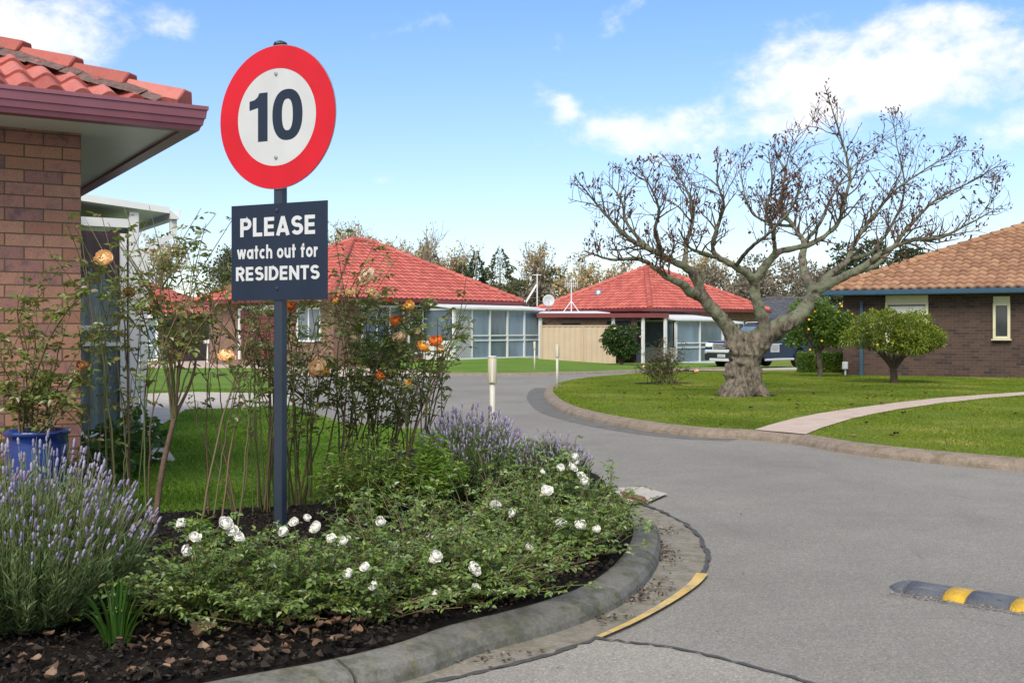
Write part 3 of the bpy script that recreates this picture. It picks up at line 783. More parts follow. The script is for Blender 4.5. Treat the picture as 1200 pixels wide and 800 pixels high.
gl = MB(); gl.box((SX - .06, SY + 2.2, 1.72), (.01, 4.1, 1.28)); sub('pane', gl, MT['glass'], srm)
def curtain(x0, x1, y, z0, z1, amp=.03, per=.13, n=70):
    xs = np.linspace(x0, x1, n); m = MB()
    ys = y + amp * np.sin(xs / per * 2 * PI + .6 * np.sin(xs * 9))
    v = np.concatenate([np.column_stack([xs, ys, np.full(n, z0)]), np.column_stack([xs, ys, np.full(n, z1)])])
    m.add(v, [(i, i + 1, n + i + 1, n + i) for i in range(n - 1)]); return m
sub('curtain', curtain(.05, SX - .2, SY + .12, .05, 1.95), MT['curtain'], srm, True)
sub('curtain', curtain(.05, SX - .2, SY + .085, 1.80, 2.37, .012, .11), MT['reflection_red'], srm, True)  # added red valance, painted stand-in for a roof reflection in the pane
fl = MB(); fl.box((.75, SY + 2, -.02), (1.5, 4, .06)); fl.box((.75, SY + 1.6, 1.2), (1.4, .05, 2.4)); sub('inner_wall', fl, MT['soffit'], srm)
rs = MB(); x0, x1 = -.1, SX + .33; z0, z1 = 2.87, 2.675
rs.add([(x0, SY - .06, z0), (x1, SY - .06, z1), (x1, SY + 4.2, z1), (x0, SY + 4.2, z0), (x0, SY - .06, z0 - .09), (x1, SY - .06, z1 - .07), (x1, SY + 4.2, z1 - .07), (x0, SY + 4.2, z0 - .09)],
       [(0, 1, 2, 3), (7, 6, 5, 4), (0, 4, 5, 1), (1, 5, 6, 2), (2, 6, 7, 3)])
sub('roof_sheet', rs, MT['soffit'], srm)
gg = MB(); gg.sweep([(SX + .335, SY - .08, 2.54), (SX + .335, SY + 4.2, 2.54)], [(0, 0), (.10, 0), (.125, .11), (.115, .112), (.10, .02), (0, .1)], closed=True)
sub('eaves_gutter', gg, MT['white'], srm)
dp = MB(); pts = [(SX + .385, SY + .0, 2.54), (SX + .385, SY + .0, 2.36), (SX + .05, SY - .0, 2.16), (SX + .05, SY - .0, .0)]
for a, b in zip(pts[:-1], pts[1:]): dp.beam(V3(*a) + (V3(*a) - V3(*b)) * .02, b, .075, .055)
sub('downpipe', dp, MT['white'], srm)

# ---- sunroom on a far house: bays of white frame with panes, sheet roof
def sunroom(root, x0, x1, y0, y1, zb, zt, bays, lattice=0, sheet_rise=.22, pane='glass_blue', rail=.86, ov=.12):
    f = MB(); w = .075
    f.box(((x0 + x1) / 2, y0, zt - .05), (x1 - x0, .09, .1)); f.box(((x0 + x1) / 2, y0, zb + .05), (x1 - x0, .09, .1))
    xs = np.linspace(x0, x1, bays + 1)
    for i, x in enumerate(xs):
        ww = .12 if i in (0, bays) else w
        f.box((min(max(x, x0 + ww / 2), x1 - ww / 2), y0 - .004, (zb + zt) / 2), (ww, .1, zt - zb + .002))
    for i in range(bays):
        if i < lattice: continue
        for dz in (0, .22): f.box(((xs[i] + xs[i + 1]) / 2, y0 - .002, zb + rail + dz), (xs[i + 1] - xs[i] - w - .002, .07, .055))
    for xx in (x0 + .045, x1 - .045): f.box((xx, (y0 + y1) / 2 + .05, zt - .05), (.085, y1 - y0 - .1, .098)); f.box((xx, (y0 + y1) / 2 + .05, zb + rail / 2), (.085, y1 - y0 - .1, rail))
    sm = sub('sunroom', f, MT['white'], root)
    for i in range(bays):
        gm = MB(); gm.box(((xs[i] + xs[i + 1]) / 2, y0 + .02, (zb + zt) / 2), (xs[i + 1] - xs[i] - .01, .012, zt - zb - .1))
        sub('pane', gm, MT[pane if i != 1 + lattice else 'glass'], sm)
        if i < lattice:
            lm = MB(); X0, X1, Z0, Z1 = xs[i] + .05, xs[i + 1] - .05, zb + .1, zt - .1; s = .13; W, H = X1 - X0, Z1 - Z0
            for sg in (1, -1):
                c = -H
                while c < W:
                    a0 = max(0, -c) if True else 0; t0, t1 = max(0, -c), min(H, W - c)
                    if t1 > t0 + .02:
                        if sg > 0: lm.beam((X0 + c + t0, y0 - .03, Z0 + t0), (X0 + c + t1, y0 - .03, Z0 + t1), .012, .02)
                        else: lm.beam((X1 - c - t0, y0 - .045, Z0 + t0), (X1 - c - t1, y0 - .045, Z0 + t1), .012, .02)
                    c += s
            sub('lattice_screen', lm, MT['whiteroof'], sm)
    for xx in (x0 + .03, x1 - .03):
        gm = MB(); gm.box((xx, (y0 + y1) / 2 + .05, zb + (rail + zt - zb) / 2), (.012, y1 - y0 - .2, zt - zb - rail)); sub('pane', gm, MT['glass'], sm)
    rm = MB(); t = .05
    rm.add([(x0 - ov, y0 - ov - .1, zt + .03), (x1 + ov, y0 - ov - .1, zt + .03), (x1 + ov, y1 + .0, zt + .03 + sheet_rise), (x0 - ov, y1, zt + .03 + sheet_rise),
            (x0 - ov, y0 - ov - .1, zt - .05), (x1 + ov, y0 - ov - .1, zt - .05), (x1 + ov, y1, zt - .05 + sheet_rise), (x0 - ov, y1, zt - .05 + sheet_rise)],
           [(0, 1, 2, 3), (7, 6, 5, 4), (0, 4, 5, 1), (1, 5, 6, 2), (3, 7, 4, 0)])
    sub('roof_sheet', rm, MT['whiteroof'], sm)
    return sm

# ---- house B: red pyramid roof across the road
dB = unit(V3(.683, .731, 0)); pB = V3(-.731, .682, 0); ANG_B = math.atan2(.731, .683)
eB = V3(-7.36, 44, 0); oB = .5; wB0 = eB + oB * (dB + pB)
hb = thing('brick_house', (wB0[0], wB0[1], -.1), 'wide red roofed brick house with lattice fronted white sunroom and maroon garage door', 'house', 'red roofed houses across the road', ANG_B)
wall_box(hb, 0, 10.5, 0, 9.5, -.5, 2.55, MT['brick_far'])
hip_roof(hb, -.5, 11.0, -.5, 10.0, 2.54, R(29), MT['tile_red'], .3, .05, MT['maroon'], MT['white'], course=.34, step=.035, capr=.15)
window(hb, (1.55, 0, .85), 2.2, 1.45, 3, 'white', 'glass', 'f', .09)
cm = MB(); cm.box((2.65, -.03, .42), (2.45, .05, .68)); sub('cladding_panel', cm, MT['white'], hb)
window(hb, (4.15, 0, .35), .75, 2.0, 1, 'white', 'glass_dark', 'f', .08, (1.3, 1.65), 'door')
sunroom(hb, 5.0, 10.75, -1.9, 0, .0, 2.30, 5, 1)
# garage door and windows on the face that looks left
gd = MB(); a, oo = axf('l')
for k in range(11): gd.box((-.035 - .004 * (k % 2), 5.4, .12 + k * .2), (.05, 2.7, .19), None, .01)
gdo = sub('garage_door', gd, MT['maroon'], hb)
pm_ = MB(); pm_.box((-.05, 3.98, 1.2), (.1, .14, 2.4)); pm_.box((-.05, 6.85, 1.2), (.1, .14, 2.4)); pm_.box((-.05, 5.42, 2.32), (.1, 2.72, .2)); sub('door_frame', pm_, MT['white'], gdo)
window(hb, (0, 2.4, .9), 1.5, 1.3, 2, 'white', 'glass', 'l', .08)
# pole with a slanting stay at the far gutter end
pole = thing('aerial_mast', (*P(629.5, 352, 53)[:2], 0), 'thin pale mast with slanting stay beside the white sunroom roof', 'mast')
m = MB(); zb_ = 2.6; zt_ = P(629, 321, 53)[2]
m.tube([(0, 0, zb_ - .2), (0, 0, zt_)], .03, 8); sub('pole', m, MT['whiteroof'], pole)
m = MB(); m.beam((-.55, .0, zb_ + .0), (-.03, 0, zb_ + .85), .07, .09); sub('stay', m, MT['whiteroof'], pole)
m = MB(); m.tube([(-.25, 0, zt_ - .05), (.2, 0, zt_ - .05)], .02, 6); sub('cross_arm', m, MT['metal'], pole)

# ---- house E: second red roof with fence, carport and white sunroom
ANG_E = R(40); uE = V3(math.cos(ANG_E), math.sin(ANG_E), 0); vE = V3(-math.sin(ANG_E), math.cos(ANG_E), 0)
eE = V3(7.03, 55, 0); wE = eE + .5 * (uE + vE); zE = g(55)
he = thing('brick_house', (wE[0], wE[1], zE), 'smaller red roofed house with vent, carport and aerial, standing behind the bare tree', 'house', 'red roofed houses across the road', ANG_E)
hw = P(0, 364, 55)[2] - zE
wall_box(he, 0, 8.8, 0, 8, -.4, hw + .005, MT['brick_far'])
hip_roof(he, -.5, 9.3, -.5, 8.5, hw, R(28), MT['tile_red'], .3, .05, MT['maroon'], MT['white'], course=.34, step=.035, capr=.15)
sunroom(he, -1.0, 2.7, -2.6, 0, .0, 2.18, 2, 0, .3, 'glass_blue', .8)
sunroom(he, 2.85, 5.6, -1.3, 0, .0, 2.05, 2, 0, .2, 'glass', .8)
window(he, (6.3, 0, .9), 1.3, 1.2, 1, 'white', 'glass_dark')
m = MB(); vp = V3(2.2, 1.35, 0)
# roof vent on the left-facing slope
c = V3(1.15, 4.9, hw + .13 + math.tan(R(28)) * 1.65 + .1)
m.lathe([(.0, .17), (.16, .13), (.24, .0), (.24, -.1), (.26, -.22)], c, 14); sub('roof_vent', m, MT['metal'], he, True)
# windows under the carport
window(he, (0, 6.6, .5), 1.4, 1.5, 2, 'post', 'glass_dark', 'l')
window(he, (0, 3.0, .1), 1.6, 2.0, 2, 'post', 'glass_dark', 'l')
# carport: flat roof in world axes, children of the house in local coordinates
def toE(p):
    d_ = np.asarray(p, float) - V3(wE[0], wE[1], zE); return V3(d_ @ uE, d_ @ vE, d_[2])
cp = MB(); zc = P(0, 372, 50.5)[2]
L0, L1 = V3(1.15, 50.4, zc), V3(7.35, 50.6, zc)
def slab(mb, pts, th):
    n = len(pts); v = list(pts) + [p + V3(0, 0, th) for p in pts]
    mb.add(v, polys=[list(range(n))[::-1], list(range(n, 2 * n))] + [[i, (i + 1) % n, n + (i + 1) % n, n + i] for i in range(n)])
slab(cp, [toE(L0), toE(L1), toE((7.75, 54.0, zc)), toE((2.2, 60.0, zc)), toE((1.0, 58, zc))], .20)
cpo = sub('carport_roof', cp, MT['maroon'], he)
cp = MB(); slab(cp, [toE(L0 + V3(.1, .2, .203)), toE(V3(4.6, 50.7, zc + .203)), toE(V3(4.3, 55, zc + .35)), toE(V3(1.4, 56, zc + .35))], .03); sub('roof_sheet', cp, MT['whiteroof'], cpo)
for x, y in ((1.32, 50.6), (4.75, 50.75), (6.15, 50.75), (7.2, 50.75)):
    cp = MB(); a = toE((x, y, g(y) - .1)); b = toE((x, y, zc + .005)); cp.beam(a, b, .12); sub('carport_post', cp, MT['white'], he)
# fence of the carport
fn = thing('metal_fence', (3.0, 50.2, g(50.2)), 'beige ribbed metal fence panels under the carport roof', 'fence')
X0, X1 = 1.32, 4.78; zt_ = P(0, 381, 50.2)[2] - g(50.2)
m = MB(); n = 70
xs = np.linspace(X0 - 3, X1 - 3, n); ys = np.where((np.arange(n) % 5) < 3, .0, .014)
v = np.concatenate([np.column_stack([xs, ys, np.full(n, -.1)]), np.column_stack([xs, ys, np.full(n, zt_ - .05)])])
m.add(v, [(i, i + 1, n + i + 1, n + i) for i in range(n - 1)]); sub('panel', m, MT['beige'], fn)
m = MB(); m.box(((X0 + X1) / 2 - 3, .02, zt_ - .025), (X1 - X0, .09, .05)); sub('top_rail', m, MT['beige'], fn)
for x in (X0 - 3 + .03, .28 - .0, X1 - 3):
    m = MB(); m.box((x, -.01, zt_ / 2 - .05), (.07, .08, zt_ + .1)); sub('post', m, MT['beige'], fn)
# dish and aerial, standing on the carport
ds = thing('satellite_dish', (*P(643, 366, 51.6)[:2], zc + .22), 'pale grey round satellite dish on the carport roof', 'satellite dish')
m = MB(); dz = P(643, 352, 51.6)[2] - (zc + .22)
ax = np.array([(1, 0, 0), (0, 0, 1), (0, -1, 0)], float)
m.lathe([(0, .10), (.12, .085), (.2, .05), (.285, 0), (.29, .012), (.2, .065), (0, .115)], (0, 0, dz), 20, np.array([(1, 0, 0), (0, .2, .98), (0, .98, -.2)], float)); sub('reflector', m, m_plain('dish grey', (.42, .44, .46), .5, .05, 4), ds, True)
m = MB(); m.tube([(0, .1, dz - .1), (.02, .1, 0)], .025, 6); m.tube([(-.3, .1, .02), (0, .1, dz - .2)], .02, 6); sub('bracket', m, MT['metal'], ds)
m = MB(); m.tube([(0, .06, dz - .28), (0, -.35, dz - .1)], .012, 5); m.box((0, -.36, dz - .08), (.06, .08, .06)); sub('receiver_arm', m, MT['metal'], ds)
an = thing('tv_aerial', (*P(669.5, 363, 52.4)[:2], zc + .2), 'tripod mounted white television aerial on the carport roof', 'aerial')
m = MB(); hz = P(669, 331, 52.4)[2] - (zc + .2)
m.tube([(0, 0, 0), (0, 0, hz)], .028, 6); sub('mast', m, MT['whiteroof'], an)
for sx in (-1, 1):
    m = MB(); m.tube([(sx * .45, .1, 0), (0, 0, .62)], .025, 6); sub('brace', m, MT['whiteroof'], an)
m = MB(); m.tube([(-.3, 0, hz - .05), (.3, 0, hz - .05)], .014, 5)
for k in range(7): m.tube([(-.3 + k * .1, 0, hz - .27), (-.3 + k * .1, 0, hz + .17)], .009, 4)
m.tube([(-.3, 0, hz - .16), (.3, 0, hz - .16)], .01, 4); sub('grid', m, MT['whiteroof'], an)

# ---- house C, far left: red roof and a blue curtained white sunroom
hc = thing('brick_house', (-17.4, 57, g(57)), 'red roofed house glimpsed at far left behind the tall roses', 'house', 'red roofed houses across the road', 0)
wall_box(hc, -10, 0, 0, 8, -.4, 2.4, MT['brick_far'])
hip_roof(hc, -10.5, .5, -.5, 8.5, 2.4, R(25), MT['tile_red'], .3, .05, MT['maroon'], MT['white'], course=.34)
sunroom(hc, -4.2, -.6, -2.0, 0, .1, 2.35, 3, 0, .15, 'glass_blue', .8)
lb = thing('letterbox', G(243, 425, .0), 'white letterbox on a slim post beside the maroon garage door', 'letterbox')
m = MB(); m.box((0, 0, .5), (.09, .09, 1.0)); sub('post', m, MT['white'], lb)
m = MB(); m.box((0, 0, 1.1), (.3, .4, .24), None, .02); m.box((0, -.205, 1.14), (.2, .008, .03)); sub('box', m, MT['white'], lb)

# ---- house D at the right: dark brick, tan tiles, blue fascia
ANG_D = math.atan2(-.483, .876)
hdv = thing('brick_house', (10.1, 33, -.2), 'dark brick house with tan tiled roof and blue gutter at the right', 'house', None, ANG_D)
def uD(px):
    k = (px - 600) / F; return (33 * k - 10.1) / (.876 + .483 * k)
def zD(py, u): return P(0, py, 33 - .483 * u)[2] + .2
hw = zD(346, 0)
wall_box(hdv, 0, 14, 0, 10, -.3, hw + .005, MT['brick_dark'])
hip_roof(hdv, -.45, 14.45, -.45, 10.45, hw, R(22.5), MT['tile_tan'], .26, .055, MT['blue_trim'], MT['cream'], cap_mat=MT['tile_tan'], course=.34, step=.04, ns=5, capr=.12)
def windowD(p0, p1, top, bot, pane, head=0):
    u0, u1 = uD(p0) + .07, uD(p1) - .07; zt = min(zD(top, u0), hw) - .07; z0 = zD(bot, u0)
    w_ = window(hdv, (u0, 0, z0), u1 - u0, zt - z0 - head, 1, 'cream', pane, 'f', .075, (), 'window', None, .10)
    if head:
        m = MB(); m.box(((u0 + u1) / 2, -.03, zt - head / 2 + .068), (u1 - u0 + .13, .06, head - .008)); sub('head_panel', m, MT['cream'], w_)
    m = MB(); m.box(((u0 + u1) / 2, -.07, z0 - .095), (u1 - u0 + .22, .14, .035)); sub('sill', m, MT['cream'], w_)
    return w_
w1 = windowD(1038, 1088, 346, 398, 'glass', .22)
sub('curtain', curtain(uD(1042), uD(1086), -.042, zD(398, 1.3) + .02, zD(357, 1.3) - .05, .005, .12), MT['curtain_white'], w1, True)
windowD(1164, 1184, 347, 394, 'glass_dark', .2)
m = MB(); ud = uD(1010); m.beam((ud, -.06, -.1), (ud, -.06, 1.0), .1, .07); m.beam((ud, -.06, 1.0), (ud, -.06, hw - .2), .08, .06); sub('downpipe', m, MT['blue_trim'], hdv)
m = MB(); m.box((uD(991), -.07, zD(428, 0)), (.16, .12, .22), None, .01); m.tube([(uD(991), -.05, zD(428, 0) - .1), (uD(991), -.05, -.1)], .03, 6); sub('meter_box', m, MT['whiteroof'], hdv)

# ---- grey roof far behind, right of house E
hf = thing('grey_roofed_house', (14.5, 76, g(75)), 'distant house with a plain grey roof beyond the pickup', 'house')
wall_box(hf, 0, 12, 0, 9, -.4, 2.5, MT['brick_dark'])
hip_roof(hf, -.5, 12.5, -.5, 9.5, 2.5, R(17), MT['tile_grey'], .3, .04, MT['blue_trim'], MT['white'], course=.4)

# ------------------------------------------------------------------ the sign
WT = .2
def arc(cx, cy, rx, ry, a0, a1, n=14):
    t = np.radians(np.linspace(a0, a1, n)); return [(cx + rx * math.cos(k), cy + ry * math.sin(k)) for k in t]
h = WT / 2; X = .74
rt = .195
GLY = {
 'P': (.66, [[(h, 0), (h, 1)], [(h, 1 - h), (.36, 1 - h)] + arc(.36, .685, .2, .215, 90, -90) + [(h, .47)]]),
 'L': (.56, [[(h, 0), (h, 1)], [(h, h), (.54, h)]]),
 'E': (.6, [[(h, 0), (h, 1)], [(h, 1 - h), (.57, 1 - h)], [(h, .5), (.54, .5)], [(h, h), (.57, h)]]),
 'A': (.76, [[(.09, 0), (.38, 1)], [(.38, 1), (.67, 0)], [(.2, .27), (.56, .27)]]),
 'S': (.66, [arc(.33, 1 - h - rt, .22, rt, 25, 270, 18) + arc(.33, h + .21, .235, .21, 90, -155, 18)[1:]]),
 'R': (.68, [[(h, 0), (h, 1)], [(h, 1 - h), (.36, 1 - h)] + arc(.36, .7, .2, .2, 90, -90) + [(h, .5)], [(.33, .5), (.59, 0)]]),
 'I': (.22, [[(h, 0), (h, 1)]]),
 'D': (.72, [[(h, 0), (h, 1)], [(h, 1 - h), (.28, 1 - h)] + arc(.28, .5, .33, .4, 90, -90, 18) + [(h, h)]]),
 'N': (.74, [[(h, 0), (h, 1)], [(h, .95), (.64, .05)], [(.64, 0), (.64, 1)]]),
 'T': (.62, [[(0, 1 - h), (.62, 1 - h)], [(.31, 0), (.31, 1)]]),
 'w': (.94, [[(.07, X), (.27, .03)], [(.27, .03), (.47, X)], [(.47, X), (.67, .03)], [(.67, .03), (.87, X)]]),
 'a': (.68, [arc(.32, X / 2, .23, X / 2 - h, 0, 360, 22), [(.57, 0), (.57, X)]]),
 't': (.42, [[(.19, 0), (.19, .98)], [(0, X - h), (.4, X - h)]]),
 'c': (.58, [arc(.33, X / 2, .24, X / 2 - h, 50, 310, 18)]),
 'h': (.62, [[(h, 0), (h, 1.04)], [(h, .36)] + arc(.31, .4, .21, .25, 180, 0, 14) + [(.52, 0)]]),
 'o': (.66, [arc(.33, X / 2, .235, X / 2 - h, 0, 360, 22)]),
 'u': (.62, [[(h, X), (h, .36)] + arc(.31, .33, .21, .24, 180, 360, 14) + [(.52, X)], [(.52, 0), (.52, X)]]),
 'f': (.42, [[(.17, 0), (.17, .76)] + arc(.36, .74, .19, .2, 180, 95, 8), [(0, X - h), (.4, X - h)]]),
 'r': (.42, [[(h, 0), (h, X)], [(h, .4)] + arc(.38, .38, .28, .26, 175, 92, 9)]),
 ' ': (.26, []),
}
def write(mb, text, x0, x1, z0, hgt, y, wt=WT, gap=.09):
    """flat letter strokes, each a hair prouder than the one before"""
    tot = sum(GLY[c][0] for c in text) + gap * (len(text) - 1)
    sx = (x1 - x0) / tot; x = 0; k = 0
    for c in text:
        w, strokes = GLY[c]
        for st in strokes:
            p = np.array(st, float); closed = len(st) > 3 and np.allclose(p[0], p[-1])
            d = np.diff(p, axis=0); d /= np.linalg.norm(d, axis=1)[:, None] + 1e-9
            nr = np.column_stack([-d[:, 1], d[:, 0]])
            mt = np.empty_like(p)
            mt[1:-1] = nr[:-1] + nr[1:]; mt[0] = nr[0]; mt[-1] = nr[-1]
            if closed: mt[0] = mt[-1] = nr[0] + nr[-1]
            mt /= np.linalg.norm(mt, axis=1)[:, None] + 1e-9
            cosn = np.ones(len(p)); cosn[1:-1] = np.clip(np.sum(mt[1:-1] * nr[:-1], 1), .5, 1)
            off = mt * (wt / 2 / cosn)[:, None]
            for s_, arr in ((1, p + off), (-1, p - off)): pass
            A, B = p + off, p - off; n = len(p); yy = y - .00025 * (k % 5); k += 1
            v = [((x + q[0]) * sx + x0, yy, z0 + q[1] * hgt) for q in A] + [((x + q[0]) * sx + x0, yy, z0 + q[1] * hgt) for q in B]
            mb.add(v, [(n + i, n + i + 1, i + 1, i) for i in range(n - 1)])
        x += w + gap
sgp = G(328, 628, .10); Ys = sgp[1]
sg = thing('road_sign', sgp, 'round red and white 10 speed sign over a navy PLEASE watch out for RESIDENTS board', 'sign', None, R(-26))
px2m = Ys / F
def zs(py): return (HY - py) * px2m + CZ - sgp[2]
m = MB(); m.box((0, .005, zs(58) / 2 - .15), (.056, .056, zs(58) + .3), None, .006); post = sub('post', m, MT['post'], sg)
m = MB(); m.box((0, .005, zs(57)), (.066, .066, .05), None, .01); m.lathe([(.04, 0), (.036, .012), (.015, .022), (0, .024)], (0, .005, zs(57) + .02), 12); sub('post_cap', m, MT['post'], sg)
rd, zc_ = 84 * px2m, zs(138.5)
AX = np.array([(1, 0, 0), (0, 0, 1), (0, -1, 0)], float)     # lathe axis towards -y
def disc(r, y0, y1, n=72, inner=0.0):
    m = MB()
    prof = [(inner, y0), (r, y0), (r, y1), (inner, y1)] if inner == 0 else [(inner, y1), (inner, y0), (r, y0), (r, y1), (inner, y1)]
    if inner == 0: prof = [(r, y0), (r, y1)]
    m.lathe(prof, (0, 0, zc_), n, np.array([(1, 0, 0), (0, 0, 1), (0, -1, 0)], float)); return m
plate = sub('speed_disc', disc(rd, .026, .030), MT['metal'], sg)
sub('white_centre', disc(rd * .69, .0305, .0320), MT['sign_white'], plate)
m = MB(); m.lathe([(rd * .675, .0308), (rd * .675, .0330), (rd * .992, .0330), (rd * .992, .0306)], (0, 0, zc_), 90, AX); sub('red_ring', m, MT['sign_red'], plate)
m = MB(); s_ = rd / 201.5     # crop pixel of the disc -> metres
def pxn(x, y): return ((x - 213) * (rd * 1.0 / 167), zc_ + (257 - y) * s_)
yN = -.0328
def poly(mb, pts): mb.add([(x, yN, z) for x, z in pts], polys=[list(range(len(pts)))[::-1]])
q = [(160, 322), (188, 322), (188, 185), (164, 185), (159, 196), (150, 203), (135, 206), (135, 232), (160, 226)]
poly(m, [pxn(*k) for k in q])
n = 40; out, inn = [], []
for k in range(n):
    a = 2 * PI * k / n; ca, sa = math.cos(a), math.sin(a)
    sup = lambda v, e: math.copysign(abs(v) ** e, v)
    out.append(pxn(245 + 43 * sup(ca, .85), 253 - 71 * sup(sa, .9))); inn.append(pxn(245 + 15.5 * sup(ca, .8), 253 - 44 * sup(sa, .85)))
m.add([(x, yN, z) for x, z in out + inn], [(i, (i + 1) % n, n + (i + 1) % n, n + i) for i in range(n)])
num = sub('numerals', m, MT['navy'], plate)
for dz in (.3, -.28):
    m = MB(); m.lathe([(.011, .032), (.010, .038), (.0, .040)], (0, 0, zc_ + dz * rd * 2), 10, AX); sub('bolt', m, MT['metal'], plate)
m = MB(); m.lathe([(.011, .032), (.0, .0345)], (.66 * rd * .9, 0, zc_ + .2 * rd), 10, AX)
bw_, zb0, zb1 = 112 * px2m / ( math.cos(R(26)) - .215 * math.sin(R(26))) / 2, zs(351.6), zs(239)
bcx = 0.012
m = MB(); m.box((bcx, -.027, (zb0 + zb1) / 2), (bw_ * 2, .004, zb1 - zb0)); board = sub('notice_board', m, MT['navy'], sg)
def bx(x): return bcx - bw_ + (x - 75) / 280 * bw_ * 2
def bz(y): return zb1 - (y - 497) / 282 * (zb1 - zb0)
m = MB()
write(m, 'PLEASE', bx(102), bx(322), bz(591), bz(536) - bz(591), -.0300)
write(m, 'watch out for', bx(93), bx(329), bz(657), (bz(627) - bz(657)) / .76, -.0300, .2, .12)
write(m, 'RESIDENTS', bx(89), bx(333), bz(721), bz(680) - bz(721), -.0300)
sub('lettering', m, MT['lettering'], board)
for y in (517, 745):
    m = MB(); m.lathe([(.012, .029), (.011, .034), (0, .036)], (bx(211), 0, bz(y)), 10, AX); sub('bolt', m, MT['post'], board)

# ------------------------------------------------------------------ speed hump
A0 = V3(*G(1034, 691.5, .0)); A1 = V3(*G(1203, 718.5, .0)); dH = unit(A1 - A0); nH = V3(-dH[1], dH[0], 0); angH = math.atan2(dH[1], dH[0])
hump = thing('speed_hump', A0, 'low rubber speed hump with grey and yellow segments on the road', 'speed hump', None, angH)
def rub(name, c, b):
    t = NT(name); co = t.coord(); n = t.noise(co, 18, 5, .7); v = t.n('TexVoronoi'); t.link(co, v.inputs['Vector']); v.inputs['Scale'].default_value = 160
    c_ = t.mix(t.ramp(n, [(.35, (0, 0, 0)), (.7, (.75,) * 3)]), c, [x * .45 + .03 for x in c])
    c_ = t.mix(t.ramp(t.noise(t.coord('Object', (4, 30, 4)), 2.0, 4), [(.55, (0, 0, 0)), (.7, (.5,) * 3)]), c_, (.3, .29, .27))
    return t.done(t.bsdf(c_, .55, 0, .4, t.bump(v.outputs['Distance'], b, .006)))
rg, ry = rub('worn grey rubber', (.115, .125, .145), .9), rub('yellow rubber', (.62, .38, .02), .6)
def sH(px, py):   # distance along the hump of a photo point on its front edge
    p = V3(*G(px, py, .0)); return (p - A0) @ dH
W_, H_ = .22, .036
def hseg(s0, s1, taper0=False, hscale=1.0):
    m = MB(); nx = 10 if taper0 else 2
    xs = np.linspace(s0, s1, nx); pr = np.linspace(0, 1, 15); v = []
    for x in xs:
        k = (x - s0) / (s1 - s0) if taper0 else 1
        hk = H_ * hscale * (math.sin(min(1, k * 1.0) * PI / 2) ** .8 if taper0 else 1); wk = W_ * (.25 + .75 * math.sin(k * PI / 2) if taper0 else 1)
        for t in pr:
            z = hk * (math.sin(PI * t) ** .6) * .86 + (.008 if 0 < t < 1 else 0)
            v.append((x, W_ / 2 + (t - .5) * wk, z))
    n = 15; m.add(v, [(i * n + j, (i + 1) * n + j, (i + 1) * n + j + 1, i * n + j + 1) for i in range(nx - 1) for j in range(n - 1)], polys=[list(range(n)), list(range((nx - 1) * n, nx * n))[::-1]])
    return m
e = [0, sH(1056, 696), sH(1102, 703), sH(1129, 707), sH(1182, 715)]
Lg, Ly = e[2] - e[1] + .01, e[3] - e[2]
sub('end_cap', hseg(0, e[1] - .004, True), rg, hump, True)
pos = e[1]; k = 0
for k in range(9):
    L_ = (Lg if k else e[2] - e[1]) if k % 2 == 0 else Ly
    if k == 2: L_ = e[4] - e[3]
    sub('rubber_segment', hseg(pos + .003, pos + L_ - .003), rg if k % 2 == 0 else ry, hump, True)
    if k % 2 == 0:
        mm = MB(); mm.lathe([(.013, .004), (.013, .0), (.0, -.001)], (pos + L_ * .72, W_ * (.45 if k != 2 else .25), H_ * .935 if k != 2 else H_ * .8), 12); sub('bolt_hole', mm, MT['tar'], hump)
    pos += L_

# ------------------------------------------------------------------ bollard lights
def bollard(px, pyt, pyb, Y, lab):
    x, y, zt_ = P(px, pyt, Y); zb_ = g(Y) + (.08 if Y < 35 else .05); hh = zt_ - zb_
    b = thing('bollard_light', (x, y, zb_), lab, 'bollard', 'cream bollard lights by the road')
    m = MB(); m.tube([(0, 0, -.08), (0, 0, hh - .27)], .028, 12); sub('pole', m, MT['bollard'], b, True)
    m = MB(); m.lathe([(.0, hh - .275), (.043, hh - .275), (.046, hh - .27), (.046, hh - .014), (.045, hh - .01)], (0, 0, 0), 16); sub('lamp_head', m, MT['cream'], b, True)
    m = MB(); m.lathe([(.05, hh - .012), (.05, hh - .004), (.03, hh), (0, hh + .001)], (0, 0, 0), 16); sub('cap', m, MT['whiteroof'], b, True)
    m = MB(); m.box((.0, -.0465, hh - .15), (.016, .004, .22)); sub('slot', m, MT['whiteroof'], b)
bollard(577, 417, 528, 11.0, 'cream bollard light behind the lavender, the nearest and largest of the three')
bollard(653, 404, 455, 24.0, 'slim cream bollard light at the tip of the open lawn')
bollard(626.5, 400, 436, 38.6, 'thin pale bollard light on the far kerb before the fence end')

# ------------------------------------------------------------------ blue glazed pot
pg = G(43, 565, .05); py0 = 6.6
pot = thing('flower_pot', ((43 - 600) / F * py0, py0, .02), 'glossy blue glazed pot holding a leggy rose by the brick wall', 'pot')
zt_ = P(0, 503, py0)[2] - .02
def pm():
    t = NT('blue glaze'); co = t.coord(); n = t.noise(co, 7, 5, .7)
    return t.done(t.bsdf(t.ramp(n, [(.3, (.010, .025, .14)), (.7, (.022, .06, .25))]), .12, 0, .7, None, Coat_Weight=.5))
pglz = pm()
rr = .19
m = MB(); m.lathe([(0, 0), (rr * .7, 0), (rr * .82, .06), (rr * .93, zt_ * .55), (rr * .96, zt_ * .86), (rr * .93, zt_ - .035), (rr * 1.0, zt_ - .03), (rr * 1.02, zt_ - .008), (rr * .99, zt_), (rr * .93, zt_ - .01), (rr * .88, zt_ - .1)], (0, 0, 0), 36); sub('glazed_body', m, pglz, pot, True)
